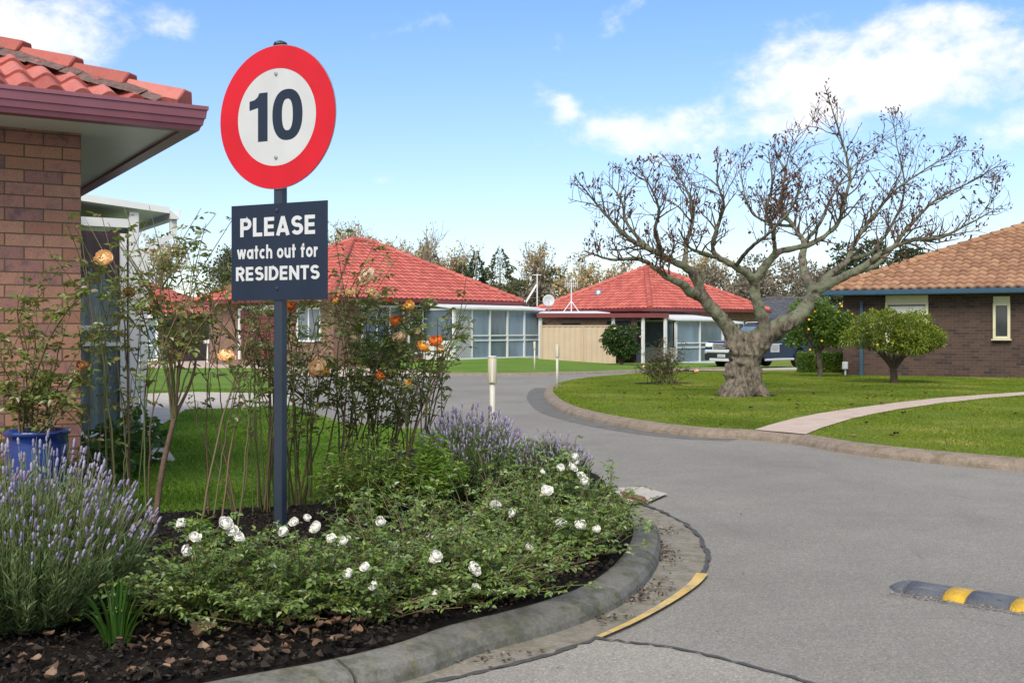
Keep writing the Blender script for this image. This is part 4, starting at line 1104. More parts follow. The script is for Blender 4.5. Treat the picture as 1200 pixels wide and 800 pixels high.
m = MB(); m.lathe([(rr * .9, zt_ - .06), (0, zt_ - .05)], (0, 0, 0), 24); sub('potting_soil', m, MT['soil'], pot)

# ------------------------------------------------------------------ pickup truck
def truck():
    ang = math.atan2(-.67, -.742)                      # heads left and a little towards us
    Yt = 46.0
    zg = g(Yt) + .012
    rw = P(934, 420, Yt)                               # visible rear wheel
    ca, sa = math.cos(ang), math.sin(ang)
    # local: +x forward, +y left side (the visible flank). rear wheel at (-1.55, .78)
    ox = rw[0] - (-1.55 * ca - .78 * sa); oy = Yt - (-1.55 * sa + .78 * ca)
    T = thing('pickup_truck', (ox, oy, zg), 'dark blue pickup truck with silver grille parked behind the bare tree', 'pickup truck', None, ang)
    blue = m_plain('navy car paint', (.014, .035, .085), .22, .05, 2, .35); blk = m_plain('black plastic', (.012, .013, .014), .5, .1, 8)
    chrome = m_plain('bright metal trim', (.68, .69, .70), .22, .03, 5, .35); tyre = m_plain('tyre rubber', (.012, .012, .012), .85, .2, 9)
    lamp = m_plain('headlamp lens', (.75, .76, .74), .1, .05, 4); redl = m_plain('tail lamp', (.35, .01, .01), .2, .05, 4)
    def prism(mb, prof, w, inset=.05, top_in=None):
        """profile in x-z, extruded across y with softened flanks; top_in narrows towards the roof: (z0, z1, amount)"""
        p = np.array(prof, float); c = p.mean(0); n = len(p)
        def ring(y, k):
            q = c + (p - c) * k
            yy = np.full(n, y)
            if top_in:
                f = np.clip((q[:, 1] - top_in[0]) / (top_in[1] - top_in[0]), 0, 1); yy = yy * (1 - f * top_in[2] / w)
            return np.column_stack([q[:, 0], yy, q[:, 1]])
        rs = [ring(-w, 1 - inset), ring(-w + inset * .6, 1), ring(w - inset * .6, 1), ring(w, 1 - inset)]
        v = np.concatenate(rs); q = [(a * n + i, a * n + (i + 1) % n, (a + 1) * n + (i + 1) % n, (a + 1) * n + i) for a in range(3) for i in range(n)]
        mb.add(v, q, polys=[list(range(n))[::-1], list(range(3 * n, 4 * n))])
    def arch(cx, r=.46): return [(cx + r * math.cos(t), .40 + r * math.sin(t)) for t in np.radians(np.linspace(0, 180, 9))]
    body = [(-2.62, .62), (-2.05, .5)] ; body += [(p[0], p[1]) for p in arch(-1.55)[::-1]] + [(-1.05, .42), (1.1, .42)] + arch(1.55)[::-1] + [(2.1, .44), (2.5, .5), (2.58, .72), (2.52, .98), (2.3, 1.1), (1.05, 1.17), (.8, 1.14), (-2.62, 1.12)]
    m = MB(); prism(m, body, .92, .03); bo = sub('body', m, blue, T)
    cab = [(1.15, 1.12), (.35, 1.72), (.1, 1.8), (-.85, 1.82), (-1.15, 1.74), (-1.42, 1.12)]
    m = MB(); prism(m, cab, .86, .03, (1.12, 1.82, .17)); cabo = sub('cabin', m, blue, T)
    def win(xs, name, y=.83):
        m = MB(); p = []
        for x, z in xs:
            f = (z - 1.12) / .7; p.append((x, y - .17 * f + .012 + .01, z))
        n = len(p); p2 = [(a, b + .006, c) for a, b, c in p]
        m.add(p + p2, polys=[list(range(n)), list(range(n, 2 * n))[::-1]]); sub(name, m, MT['glass_dark'], cabo)
    win([(.85, 1.2), (.32, 1.64), (-.22, 1.68), (-.22, 1.2)], 'side_window', .855); win([(-.3, 1.2), (-.3, 1.68), (-1.0, 1.68), (-1.22, 1.2)], 'side_window', .855)
    m = MB(); m.add([(1.17, -.68, 1.16), (1.17, .68, 1.16), (.4, .58, 1.72), (.4, -.58, 1.72), (1.15, -.68, 1.14), (1.15, .68, 1.14), (.38, .58, 1.70), (.38, -.58, 1.70)], [(0, 1, 2, 3), (7, 6, 5, 4), (0, 4, 5, 1), (1, 5, 6, 2), (2, 6, 7, 3), (3, 7, 4, 0)]); sub('windscreen', m, MT['glass'], cabo)
    for s in (-1, 1):
        m = MB(); m.tube([(.2, s * .6, 1.84), (.1, s * .6, 1.9), (-.8, s * .6, 1.92), (-.95, s * .6, 1.84)], .022, 6); sub('roof_rail', m, chrome, cabo)
    m = MB(); m.box((.05, 0, 1.905), (.05, 1.2, .03)); m.box((-.65, 0, 1.925), (.05, 1.2, .03)); sub('rack_bar', m, chrome, cabo)
    # bed opening shown as a dark liner, tailgate
    m = MB(); m.box((-2.02, 0, 1.118), (1.1, 1.5, .03)); sub('bed_liner', m, blk, bo)
    m = MB(); m.box((-2.6, 0, .85), (.06, 1.6, .42), None, .02); sub('tailgate', m, blue, bo)
    # nose
    m = MB(); m.box((2.56, 0, .9), (.07, 1.05, .26), None, .02); gr = sub('grille', m, chrome, T)
    m = MB()
    for k in range(3): m.box((2.597, 0, .82 + k * .08), (.02, .92, .045))
    sub('grille_slot', m, blk, gr)
    m = MB(); m.box((2.58, 0, .5), (.16, 1.76, .3), None, .05); bu = sub('bumper', m, blk, T)
    m = MB(); m.box((2.6, 0, .71), (.15, 1.72, .13), None, .04); m.box((2.66, 0, .37), (.05, 1.2, .12), None, .02); sub('bumper_guard', m, chrome, bu)
    for s in (-1, 1): 
        m = MB(); m.box((2.42, s * .74, .95), (.30, .36, .19), None, .07); sub('headlight', m, lamp, T)
        m = MB(); m.beam((2.6, s * .83, .65), (2.6, s * .62, .4), .09, .1); sub('bumper_guard', m, chrome, bu)
        m = MB(); m.box((-2.6, s * .83, .92), (.1, .14, .34), None, .03); sub('tail_light', m, redl, T)
        m = MB(); m.box((.85, s * 1.02, 1.22), (.1, .2, .15), None, .04); m.box((.85, s * .9, 1.19), (.05, .14, .04)); sub('mirror', m, chrome, T)
        m = MB(); m.tube([(-1.0, s * .96, .36), (1.0, s * .96, .36)], .05, 8); sub('side_step', m, chrome, T)
    m = MB(); m.box((2.675, 0, .53), (.02, .38, .125), None, .006); npl = sub('number_plate', m, MT['sign_white'], bu)
    m = MB()
    for k in range(6): m.box((2.687, -.13 + k * .052, .53), (.004, .03, .06))
    sub('plate_lettering', m, MT['metal'], npl)
    for x in (1.55, -1.55):
        for s in (-1, 1):
            m = MB(); axw = np.array([(1, 0, 0), (0, 0, 1), (0, -s, 0)], float) if True else None
            axw = np.array([(1, 0, 0), (0, 0, 1), (0, s, 0)], float)
            m.lathe([(.20, -.13), (.33, -.13), (.375, -.10), (.385, 0), (.375, .10), (.33, .13), (.24, .12)], (x, s * .80, .385), 28, axw)
            wh = sub('wheel', m, tyre, T, True)
            m = MB(); m.lathe([(.24, -.02), (.235, .10), (.22, .09), (.0, .03)], (x, s * .80, .385), 24, axw)
            for k in range(5):
                a = k * 2 * PI / 5 + .3; m.beam((x + .04 * math.cos(a), s * .9, .385 + .04 * math.sin(a)), (x + .225 * math.cos(a), s * .905, .385 + .225 * math.sin(a)), .075, .05)
            sub('rim', m, chrome, wh)
    # door shut lines, handles and the white panel on the front door
    m = MB()
    for x in (.95, -.26, -1.2): m.box((x, .921, .8), (.014, .004, .66))
    sub('door_seam', m, blk, bo)
    m = MB()
    for x in (-.1, -1.05): m.box((x, .935, 1.0), (.18, .03, .035), None, .01)
    sub('door_handle', m, chrome, bo)
    m = MB(); m.box((.28, .927, .84), (.62, .006, .36)); dp = sub('door_sign', m, MT['sign_white'], bo)
    m = MB()
    for z, w in ((.93, .4), (.86, .5), (.80, .46), (.74, .3)): m.box((.28, .932, z), (w, .003, .025))
    sub('sign_text', m, m_plain('grey sign print', (.25, .28, .33), .6, .2, 30), dp)
    for s in (-1, 1):
        for x in (1.55, -1.55):
            m = MB(); pts = [(x + .47 * math.cos(t), s * .925, .40 + .47 * math.sin(t)) for t in np.radians(np.linspace(5, 175, 12))]; m.tube(pts, .035, 6); sub('wheel_arch', m, blk if x > 0 else blue, bo)
    return T
truck()

# ------------------------------------------------------------------ the bare old tree
TX, TY, TZ = G(868, 464, .10)
tree = thing('bare_tree', (TX, TY, TZ), 'gnarled bare old tree with lichened limbs and last brown leaves on the open lawn', 'tree')
def T_(px, py, dy=0.0):
    p = P(px, py, TY + dy); return V3(p[0] - TX, p[1] - TY, p[2] - TZ)
def limb(pts, r, k=6):
    """pts: (px, py, dy, radius px)"""
    a = [T_(x, y, d) for x, y, d, _ in pts]; rad = [q[3] / 63.4 * (.9 if q[1] < 400 else 1) for q in pts]
    s = smooth_line(a, k); rr = np.interp(np.linspace(0, len(pts) - 1, len(s)), range(len(pts)), rad)
    s[1:-1] += rng.normal(size=(len(s) - 2, 3)) * (.12 * rr[1:-1])[:, None]
    return s, rr
trunk_l = [[(868, 472, 0, 29), (869, 464, 0, 25.5), (870, 454, 0, 23), (872, 440, 0, 20), (873, 425, 0, 19), (874, 412, 0, 19), (880, 403, 0, 18)],
           [(873, 420, 0, 18), (866, 404, 0, 16), (860, 395, 0, 13), (858, 389, 0, 11.5)],
           [(876, 415, 0, 18), (892, 397, 0, 16), (907, 386, 0, 14), (918, 379, 0, 13)],
           [(860, 450, -.1, 10), (850, 462, -.2, 9), (844, 470, -.3, 4.5)], [(882, 450, -.1, 10), (893, 462, -.2, 9), (901, 470, -.3, 4)],
           [(868, 458, -.25, 14), (866, 468, -.38, 9), (863, 476, -.5, 4)], [(872, 458, .25, 14), (876, 468, .4, 8)],
           [(858, 440, -.15, 9), (856, 425, -.1, 7)], [(884, 450, -.15, 9), (886, 432, -.12, 8)]]
m = MB()
for l in trunk_l:
    s, r_ = limb(l, 0); m.tube(s, r_, 12)
# cut stub facing us
c = T_(918, 380, -.14); m.tube([c + V3(0, .1, 0), c + V3(.02, -.13, .01)], [.15, .155], 14)
limbs = {
 'A': [(859, 392, 0, 10.5), (846, 374, -.1, 9.3), (834, 360, -.15, 8.8), (823, 347, -.2, 8.5), (820, 335, -.2, 7.5), (812, 320, -.25, 6.5), (801, 312, -.35, 5.6), (790, 307, -.4, 5.0), (777, 300, -.5, 4.6), (757, 290, -.6, 4.0), (738, 280, -.7, 3.0), (716, 258, -.8, 2.2), (700, 240, -.8, 1.5), (672, 206, -.9, .6)],
 'A2': [(820, 347, -.2, 7.6), (808, 342, -.4, 7), (802, 334, -.5, 6), (786, 327, -.7, 4.6), (774, 319, -.8, 4.2), (760, 308, -.9, 3.2), (742, 303, -1.0, 2.6), (716, 304, -1.2, 1.8), (684, 294, -1.4, .7)],
 'A3': [(801, 312, -.35, 4.8), (806, 280, .2, 3), (812, 255, .5, 2.4), (806, 225, .7, 1.6), (790, 200, .9, .8), (776, 180, 1, .5)],
 'A4': [(777, 300, -.5, 3.6), (768, 270, -.9, 2.4), (772, 245, -1.2, 1.8), (760, 215, -1.3, 1.1), (745, 195, -1.3, .6)],
 'A5': [(757, 290, -.6, 3), (735, 262, -.2, 2), (728, 235, .1, 1.4), (712, 212, .3, .7)],
 'B': [(897, 388, -.1, 9), (893, 372, -.2, 8.2), (887, 355, -.25, 7.6), (884, 340, -.25, 7), (884, 329, -.25, 6.6)],
 'B1': [(884, 330, -.25, 6), (872, 318, -.4, 5.4), (862, 312, -.5, 5), (842, 302, -.6, 4.2), (835, 290, -.7, 3.4), (840, 268, -.8, 2.7), (848, 240, -.9, 1.9), (840, 210, -1, 1.2), (845, 178, -1, .5)],
 'B1b': [(842, 302, -.6, 3.2), (822, 296, -.9, 2.4), (808, 290, -1.3, 1.6), (795, 268, -1.6, 1)],
 'B2': [(884, 330, -.25, 6.2), (897, 312, -.35, 5.8), (908, 298, -.45, 5.2), (922, 293, -.5, 4.6), (950, 286, -.7, 4), (970, 274, -.8, 3.4), (984, 258, -.9, 2.6), (990, 235, -1, 2.2), (996, 205, -1, 1.8), (985, 160, -1, 1.3), (972, 118, -1, .7), (966, 100, -1, .3)],
 'B3': [(908, 298, -.45, 4), (906, 272, -.9, 2.8), (898, 248, -1.2, 2), (905, 215, -1.4, 1.4), (900, 175, -1.5, .6)],
 'C': [(914, 383, 0, 12.5), (930, 374, .05, 11.5), (943, 362, .1, 10.5), (952, 348, .15, 9.4), (955, 338, .2, 8.4)],
 'C1': [(953, 342, .2, 7.6), (944, 322, .4, 7), (940, 302, .6, 6), (942, 285, .7, 4.4), (930, 265, .9, 3.2), (915, 245, 1.1, 2.4), (918, 215, 1.2, 1.6), (925, 180, 1.3, .8), (938, 152, 1.4, .4)],
 'C2': [(955, 340, .2, 7), (968, 326, .3, 6), (982, 315, .4, 5.2), (994, 304, .5, 4.6), (999, 290, .6, 4), (1010, 270, .8, 3), (1030, 245, 1, 2.2), (1050, 222, 1.1, 1.5), (1090, 195, 1.2, .9), (1128, 170, 1.2, .4)],
 'C3': [(957, 341, .2, 7.2), (985, 326, .1, 6.4), (1003, 318, .0, 5.6), (1026, 302, -.1, 4.6), (1042, 292, -.2, 3.8), (1070, 281, -.3, 3), (1100, 279, -.4, 2.2), (1130, 265, -.4, 1.4), (1158, 250, -.4, .8), (1174, 240, -.4, .3)],
 'C4': [(1003, 318, 0, 4.4), (1025, 312, .4, 3.6), (1046, 290, .7, 3), (1068, 262, .9, 2.3), (1100, 232, 1, 1.6), (1140, 212, 1.1, .9), (1178, 188, 1.1, .3)],
 'C5': [(994, 304, .5, 3.6), (1020, 296, .9, 2.6), (1046, 262, 1.2, 2), (1060, 220, 1.4, 1.4), (1050, 165, 1.5, .7), (1046, 130, 1.5, .3)],
 'D': [(942, 285, .7, 3), (962, 260, 1.3, 2.4), (975, 230, 1.7, 1.7), (1000, 195, 2, 1), (1040, 160, 2.2, .4)],
 'Dk': [(930, 265, .9, 2.4), (905, 262, 1.6, 2), (880, 248, 2.1, 1.5), (870, 215, 2.4, .9), (868, 190, 2.5, .4)],
 'De': [(862, 312, -.5, 3), (880, 290, -1.2, 2.4), (905, 270, -1.8, 1.8), (930, 240, -2.1, 1.2), (945, 200, -2.2, .5)],
}
tw, tl = [], []
heavy = MB()
fine = MB()
TOPX = [640, 672, 760, 845, 900, 945, 967, 985, 1015, 1046, 1090, 1128, 1178, 1230]; TOPY = [230, 203, 182, 176, 163, 130, 98, 125, 140, 124, 140, 160, 186, 215]
def over(p):
    Y = TY + p[1]; px = 600 + F * (TX + p[0]) / Y; py = HY - F * (TZ + p[2] - CZ) / Y
    return py < np.interp(px, TOPX, TOPY) or px < 662 or px > 1185
def grow(p, d, L, r, depth):
    if over(p): return
    n = max(3, int(L / .09)); pts = [p]; st = L / n; dd = d.copy()
    for i in range(n):
        dd = unit(dd + rng.normal(size=3) * .16 + V3(0, 0, .05)); p = p + dd * st
        if over(p) and len(pts) > 1: break
        pts.append(p)
    n = len(pts) - 1
    pts = np.array(pts); rad = np.linspace(r, max(.0035, r * .35), len(pts))
    fine.tube(pts, rad, 4 if r < .012 else 5, False)
    tw.append(pts)
    if depth > 0:
        for i in range(1, n + 1):
            if rng.random() < (.54 if depth == 2 else .42):
                side = unit(np.cross(dd, rng.normal(size=3))); nd = unit(dd * .7 + side * .75 + V3(0, 0, .25))
                grow(pts[i], nd, L * rng.uniform(.35, .65), max(.0045, rad[i] * .7), depth - 1)
for k, l in limbs.items():
    s, r_ = limb(l, 0)
    big = r_ > .045
    nb = int(big.sum()); nb = max(nb, 0)
    if nb > 2: m.tube(s[:nb + 1], r_[:nb + 1], 10)
    if nb < len(s) - 1: heavy.tube(s[max(0, nb - 1):], np.maximum(r_[max(0, nb - 1):], .006), 7)
    L = np.linalg.norm(np.diff(s, axis=0), axis=1)
    for i in range(len(s) // 3, len(s) - 1):
        if r_[i] < .085 and rng.random() < min(1, L[i] * 10.0):
            t = unit(s[i + 1] - s[i]); side = unit(np.cross(t, rng.normal(size=3)))
            nd = unit(t * .6 + side * .75 + V3(0, 0, .3))
            grow(s[i], nd, rng.uniform(.3, .85), min(.02, max(.008, r_[i] * .55)), 2)
trk = sub('trunk', m, MT['bark'], tree, True)
md = trk.modifiers.new('Fuse', 'REMESH'); md.mode = 'VOXEL'; md.voxel_size = .026; md.use_smooth_shade = True
sm = trk.modifiers.new('Even', 'SMOOTH'); sm.factor = .5; sm.iterations = 10
tex = bpy.data.textures.new('bark lumps', 'CLOUDS'); tex.noise_scale = .12; tex.noise_depth = 4
md = trk.modifiers.new('Lumps', 'DISPLACE'); md.texture = tex; md.strength = .032; md.mid_level = .5; md.texture_coords = 'LOCAL'
sub('branch', heavy, MT['limb'], tree, True)
sub('twigs', fine, MT['twig'], tree, True)
# last leaves hang in tufts
pos = []
ends = [t[-1] for t in tw] ; mids = [t[len(t) // 2] for t in tw]
for e in ends + mids:
    if rng.random() < .22:
        for _ in range(rng.integers(1, 3)): pos.append(e + rng.normal(size=3) * .03)
pos = np.array(pos); n = len(pos)
m = MB(); m.leaves(pos, unit(rng.normal(size=(n, 3)) * .5 + V3(0, 0, -1)), rdir(n), rng.uniform(.045, .10, n), rng.uniform(.022, .042, n), .5, .3)
m_dead = m_leaf('hanging dead leaf', [(.06, .02, .012), (.11, .035, .02), (.16, .06, .03), (.09, .03, .02)], .6, .2)
sub('dead_leaves', m, m_dead, tree)
# bare earth round the trunk
m = MB(); a = np.linspace(0, 2 * PI, 26)[:-1]; m.sheet([(TX + math.cos(t) * .62 * (1 + .2 * math.sin(3 * t + 1)), TY + .05 + math.sin(t) * .55 * (1 + .15 * math.sin(5 * t)), g(TY) + .112) for t in a])
struct(m.build('soil_ring', MT['soil']), 'bare brown earth round the old tree trunk', 'soil')

# ------------------------------------------------------------------ leafy shrubs and trees
def crown(name_mat, centers, radii, n, L, W, parent, name='crown', droop=0.0, shell=.55, card=False, inner=True):
    m = MB(); tot = np.array([r ** 2 for r in radii]); tot = (n * tot / tot.sum()).astype(int)
    P_, D_ = [], []
    for c, r, k in zip(centers, radii, tot):
        d = rdir(k); rad = r * (shell + (1 - shell) * rng.random(k)) * (1 + .15 * np.sin(d[:, 0] * 7 + c[0] * 3) * np.sin(d[:, 2] * 6))
        P_.append(np.asarray(c) + d * rad[:, None] * V3(1, 1, .85)); D_.append(unit(d + rdir(k) * .9 + V3(0, 0, -droop)))
    P_, D_ = np.concatenate(P_), np.concatenate(D_); k = len(P_)
    f = m.cards if card else m.leaves
    f(P_, D_, unit(rdir(k) + V3(0, 0, .8)), L * rng.uniform(.6, 1.25, k), W * rng.uniform(.7, 1.2, k))
    return sub(name, m, name_mat, parent)
def clumps(rx, ry, rz, cz, n, r0, r1, seed, flat=0):
    r = np.random.default_rng(seed); c, rr = [], []
    for _ in range(n):
        d = r.normal(size=3); d /= np.linalg.norm(d); k = r.uniform(.45, 1) ** .6
        c.append((d[0] * rx * k, d[1] * ry * k, cz + d[2] * rz * k)); rr.append(r.uniform(r0, r1))
    return c, rr
def trunk_part(parent, segs, mat, name='trunk'):
    m = MB()
    for pts, r0, r1 in segs: m.tube(smooth_line(pts, 4), np.linspace(r0, r1, (len(pts) - 1) * 4 + 1), 8)
    return sub(name, m, mat, parent, True)
citrus = m_leaf('citrus leaf', [(.045, .10, .012), (.075, .155, .016), (.115, .2, .022), (.18, .25, .03)], .35, .3, .5, .35, 1.5)
citrus_y = m_leaf('pale citrus leaf', [(.08, .125, .012), (.14, .2, .018), (.21, .265, .028), (.3, .33, .05)], .35, .3, .5, .35, 1.6)
orange_ = m_plain('orange peel', (.68, .36, .03), .4, .1, 20)
p = G(960, 441.5, .1)
t1 = thing('citrus_tree', p, 'dark leaved citrus tree dotted with many oranges beside the bare tree', 'citrus tree')
c, rr = clumps(.95, .8, .72, 1.52, 26, .25, .42, 3)
crown(citrus, c, rr, 6500, .10, .05, t1)
trunk_part(t1, [([(0, 0, -.1), (.03, 0, .3), (-.05, .02, .75)], .085, .07), ([(-.05, 0, .7), (-.3, .05, 1.1), (-.5, .1, 1.5)], .05, .02), ([(-.04, 0, .65), (.25, -.05, 1.1), (.5, 0, 1.5)], .05, .02), ([(0, 0, .7), (.0, .2, 1.2), (.05, .2, 1.8)], .04, .015)], MT['limb'])
for k in range(17):
    d = unit(rng.normal(size=3) * [1, 1, .8] + V3(0, -1.0, -.1)); m = MB()
    q = np.asarray((0, 0, 1.5)) + d * V3(1.2, 1.0, .95) * rng.uniform(.85, 1.0)
    m.lathe([(0, -.038), (.026, -.03), (.038, 0), (.026, .03), (0, .037)], q, 10); sub('orange', m, orange_, t1, True)
p = G(1047, 449, .1)
t2 = thing('citrus_tree', p, 'low spreading yellow green citrus tree with forked trunk before the dark brick wall', 'citrus tree')
c, rr = [], []
r = np.random.default_rng(11)
for _ in range(34):
    a = r.uniform(0, 2 * PI); k = r.uniform(.2, 1) ** .5; x = math.cos(a) * 1.12 * k; y = math.sin(a) * 1.0 * k
    c.append((x, y, 1.16 + .46 * r.uniform(-.75, 1.0) * (1.15 - .4 * k) + (.12 if x < 0 else 0))); rr.append(r.uniform(.24, .40))
crown(citrus_y, c, rr, 11000, .085, .04, t2)
seg = [([(0, 0, -.1), (.01, 0, .18), (-.01, 0, .38)], .10, .085)]
for k in range(9):
    a = k * .7 + .2; x, y = math.cos(a), math.sin(a); seg.append(([(0, 0, .33), (x * .22, y * .22, .62), (x * .55, y * .5, .95), (x * .8, y * .75, 1.2)], .05, .012))
trunk_part(t2, seg, MT['twig'])
for k in range(5):
    m = MB(); a = rng.uniform(0, 2 * PI); m.lathe([(0, -.04), (.03, -.03), (.04, 0), (.03, .03), (0, .04)], (math.cos(a) * .9, -abs(math.sin(a)) * .9, rng.uniform(.85, 1.2)), 10); sub('lemon', m, m_plain('lemon peel', (.5, .42, .05), .4, .1, 20), t2, True)
hp = V3(*G(963, 436, .1)); hp = V3((963 - 600) / F * 35.5, 35.5, g(35.5) + .05)
hg = thing('hedge', hp, 'small clipped green hedge in front of the pickup tailgate', 'hedge')
m = MB(); m.box((0, .2, .33), (1.3, .6, .62)); sub('stems', m, m_plain('hedge inside shade', (.012, .022, .006), .9, .4, 14), hg)  # solid dark core, not real stems; shade between the leaves is painted as its colour
n = 5200; q = np.column_stack([rng.uniform(-.7, .7, n), rng.uniform(-.12, .5, n), rng.uniform(.0, .68, n)])
face = rng.random(n); q[face < .5, 1] = -.13 + rng.normal(size=(face < .5).sum()) * .02; k = (face > .5) & (face < .8); q[k, 2] = .68 + rng.normal(size=k.sum()) * .02; k = face > .8; q[k, 0] = np.sign(rng.normal(size=k.sum())) * (.69 + rng.normal(size=k.sum()) * .02)
m = MB(); m.leaves(q, rdir(n), rdir(n), .055, .035); sub('foliage', m, citrus, hg)
# camellia
p = V3((728 - 600) / F * 47, 47, g(47) - .05)
cm_ = thing('camellia_bush', p, 'rounded dark green bush with a few pale pink flowers before the fence', 'bush')
dark = m_leaf('dark glossy leaf', [(.018, .045, .01), (.03, .07, .014), (.05, .095, .02), (.07, .12, .025)], .3, .2, .5, .35, 1.3)
c, rr = clumps(.66, .6, .7, 1.28, 22, .32, .5, 5)
crown(dark, c, rr, 6000, .11, .06, cm_)
m = MB(); m.lathe([(0, .45), (.4, .7), (.6, 1.2), (.4, 1.6), (0, 1.75)], (0, 0, 0), 12); sub('shade_core', m, m_plain('bush inside shade', (.012, .022, .008), .9, .4, 6), cm_, True)  # dark core whose colour stands in for shade inside the bush
trunk_part(cm_, [([(0, 0, -.2), (.02, 0, .3), (0, 0, .8)], .09, .06), ([(0, 0, .2), (-.2, 0, .5), (-.35, 0, .9)], .06, .03), ([(0, 0, .2), (.2, 0, .5), (.3, 0, .9)], .06, .03)], MT['twig'])
for x, z in ((.85, 1.35), (-.9, 1.3), (.2, .95), (-.35, 1.7)):
    m = MB(); m.lathe([(0, -.05), (.06, -.02), (.07, .03), (.03, .05), (0, .03)], (x * .95, -.55 if abs(x) < .6 else -.2, z), 9); sub('flower', m, m_plain('pink petal', (.7, .42, .4), .6, .1, 20), cm_, True)

# ---- trees beyond the houses
bare_leaf = m_leaf('hazed tan autumn leaf', [(.36, .26, .11), (.5, .37, .16), (.6, .45, .2), (.42, .33, .17)], .7, .35)  # tone raised so that distance haze is painted into the leaves
haze_twig = m_plain('hazed greyish twigs', (.24, .205, .16), .9, .25, .8)  # haze of distance mixed into the bark colour
pine = m_leaf('conifer needles', [(.025, .045, .02), (.04, .065, .028), (.06, .088, .036)], .7, .15, .3, .4, .4)
olive = m_leaf('dull olive leaf', [(.07, .078, .038), (.10, .105, .052), (.135, .13, .068)], .7, .25, .3, .5, .4)
greyw = m_leaf('hazed grey brown twig mass', [(.16, .138, .108), (.2, .175, .135), (.25, .215, .165)], .9, .15, .2, .5, .35)  # lightened as well, haze held in the colour
def open_tree(px, ptop, Y, wpx, lab, leaf_n=900, seed=0, up=.9, leaf=None, lean=0, base_frac=.3, group='trees beyond the houses', nm='bare_tree', lsz=.2):
    r = np.random.default_rng(seed); zb = g(75) - .3; x = (px - 600) / F * Y; H = (P(0, ptop, Y)[2] - zb) * 1.0; Wd = wpx / F * Y / 2
    T = thing(nm, (x, Y, zb), lab, 'tree', group)
    m = MB(); ends = []
    th = H * base_frac
    m.tube([(0, 0, 0), (lean * .3, 0, th), (lean, 0, H * .7)], [H * .022, H * .016, H * .005], 6)
    def br(p, d, L, rad, dep):
        n = 4; pts = [p]
        for i in range(n): d = unit(d + r.normal(size=3) * .16 + V3(0, 0, .12 * up)); p = p + d * L / n; pts.append(p)
        m.tube(pts, np.linspace(rad, rad * .4, n + 1), 4, False)
        if dep == 0: ends.extend(pts[1:])
        else:
            for i in range(1, n + 1):
                for _ in range(2 if i > 1 else 1):
                    s = r.normal(size=3); br(pts[i], unit(d * .8 + unit(s) * .8), L * r.uniform(.4, .65), rad * .55, dep - 1)
    nb = 8
    for k in range(nb):
        a = k * 2.4 + r.uniform(0, .5); f = th + (H * .62 - th) * k / nb
        d = unit(V3(math.cos(a) * Wd / H * 2.2, math.sin(a) * Wd / H * 2.2, up))
        br(V3(lean * f / H, 0, f), d, (H - f) * r.uniform(.42, .6), H * .007, 2)
    sub('trunk', m, haze_twig, T, True)
    if leaf_n:
        e = np.array(ends); e = e[r.integers(0, len(e), leaf_n)] + r.normal(size=(leaf_n, 3)) * .16
        m = MB(); m.cards(e, rdir(leaf_n), rdir(leaf_n), r.uniform(.5, 1.3, leaf_n) * lsz, r.uniform(.4, .9, leaf_n) * lsz); sub('crown', m, leaf or bare_leaf, T)
    return T
def conifer(px, ptop, Y, wpx, lab, seed=0, n=9000, mat=None):
    r = np.random.default_rng(seed); zb = g(75) - .3; x = (px - 600) / F * Y; H = P(0, ptop, Y)[2] - zb; Wd = wpx / F * Y * 1.6
    T = thing('conifer_tree', (x, Y, zb), lab, 'tree', 'trees beyond the houses')
    m = MB(); m.tube([(0, 0, 0), (0, 0, H * .95)], [H * .022, .02], 6); sub('trunk', m, haze_twig, T, True)
    t = 1 - np.sqrt(1 - r.random(n)); layer = (np.sin(t * 46 + r.normal() ) * .5 + .5); a = r.uniform(0, 2 * PI, n); lob = .78 + .3 * np.sin(a * 3 + t * 17) * np.sin(a * 5 + 2 - t * 9)
    rad = Wd * (1 - t) ** 1.0 * (.55 + .45 * layer) * lob * r.uniform(.5, 1, n) ** .4 + .05
    q = np.column_stack([np.cos(a) * rad, np.sin(a) * rad, .12 * H + t * H * .88])
    m = MB(); m.cards(q, unit(np.column_stack([np.cos(a), np.sin(a), r.uniform(-.5, .4, n)])), rdir(n), r.uniform(.2, .45, n) * (1.1 - .6 * t), r.uniform(.10, .2, n)); sub('crown', m, mat or pine, T)
def dense(px, ptop, Y, wpx, lab, mat, seed=0, n=5000, L=.34):
    r = np.random.default_rng(seed); zb = g(75) - .3; x = (px - 600) / F * Y; H = P(0, ptop, Y)[2] - zb; Wd = wpx / F * Y / 2
    T = thing('leafy_tree', (x, Y, zb), lab, 'tree', 'trees beyond the houses')
    m = MB(); m.tube([(0, 0, 0), (.1, 0, H * .4), (0, 0, H * .75)], [H * .03, H * .022, .05], 6); sub('trunk', m, haze_twig, T, True)
    c, rr = clumps(Wd * .75, Wd * .75, H * .36, H * .56, 30, Wd * .22, Wd * .42, seed)
    c = [(a, b, min(z, H * .9 - k * .6)) for (a, b, z), k in zip(c, rr)]
    crown(mat, c, rr, n, L, L * .5, T, card=True, shell=.5)
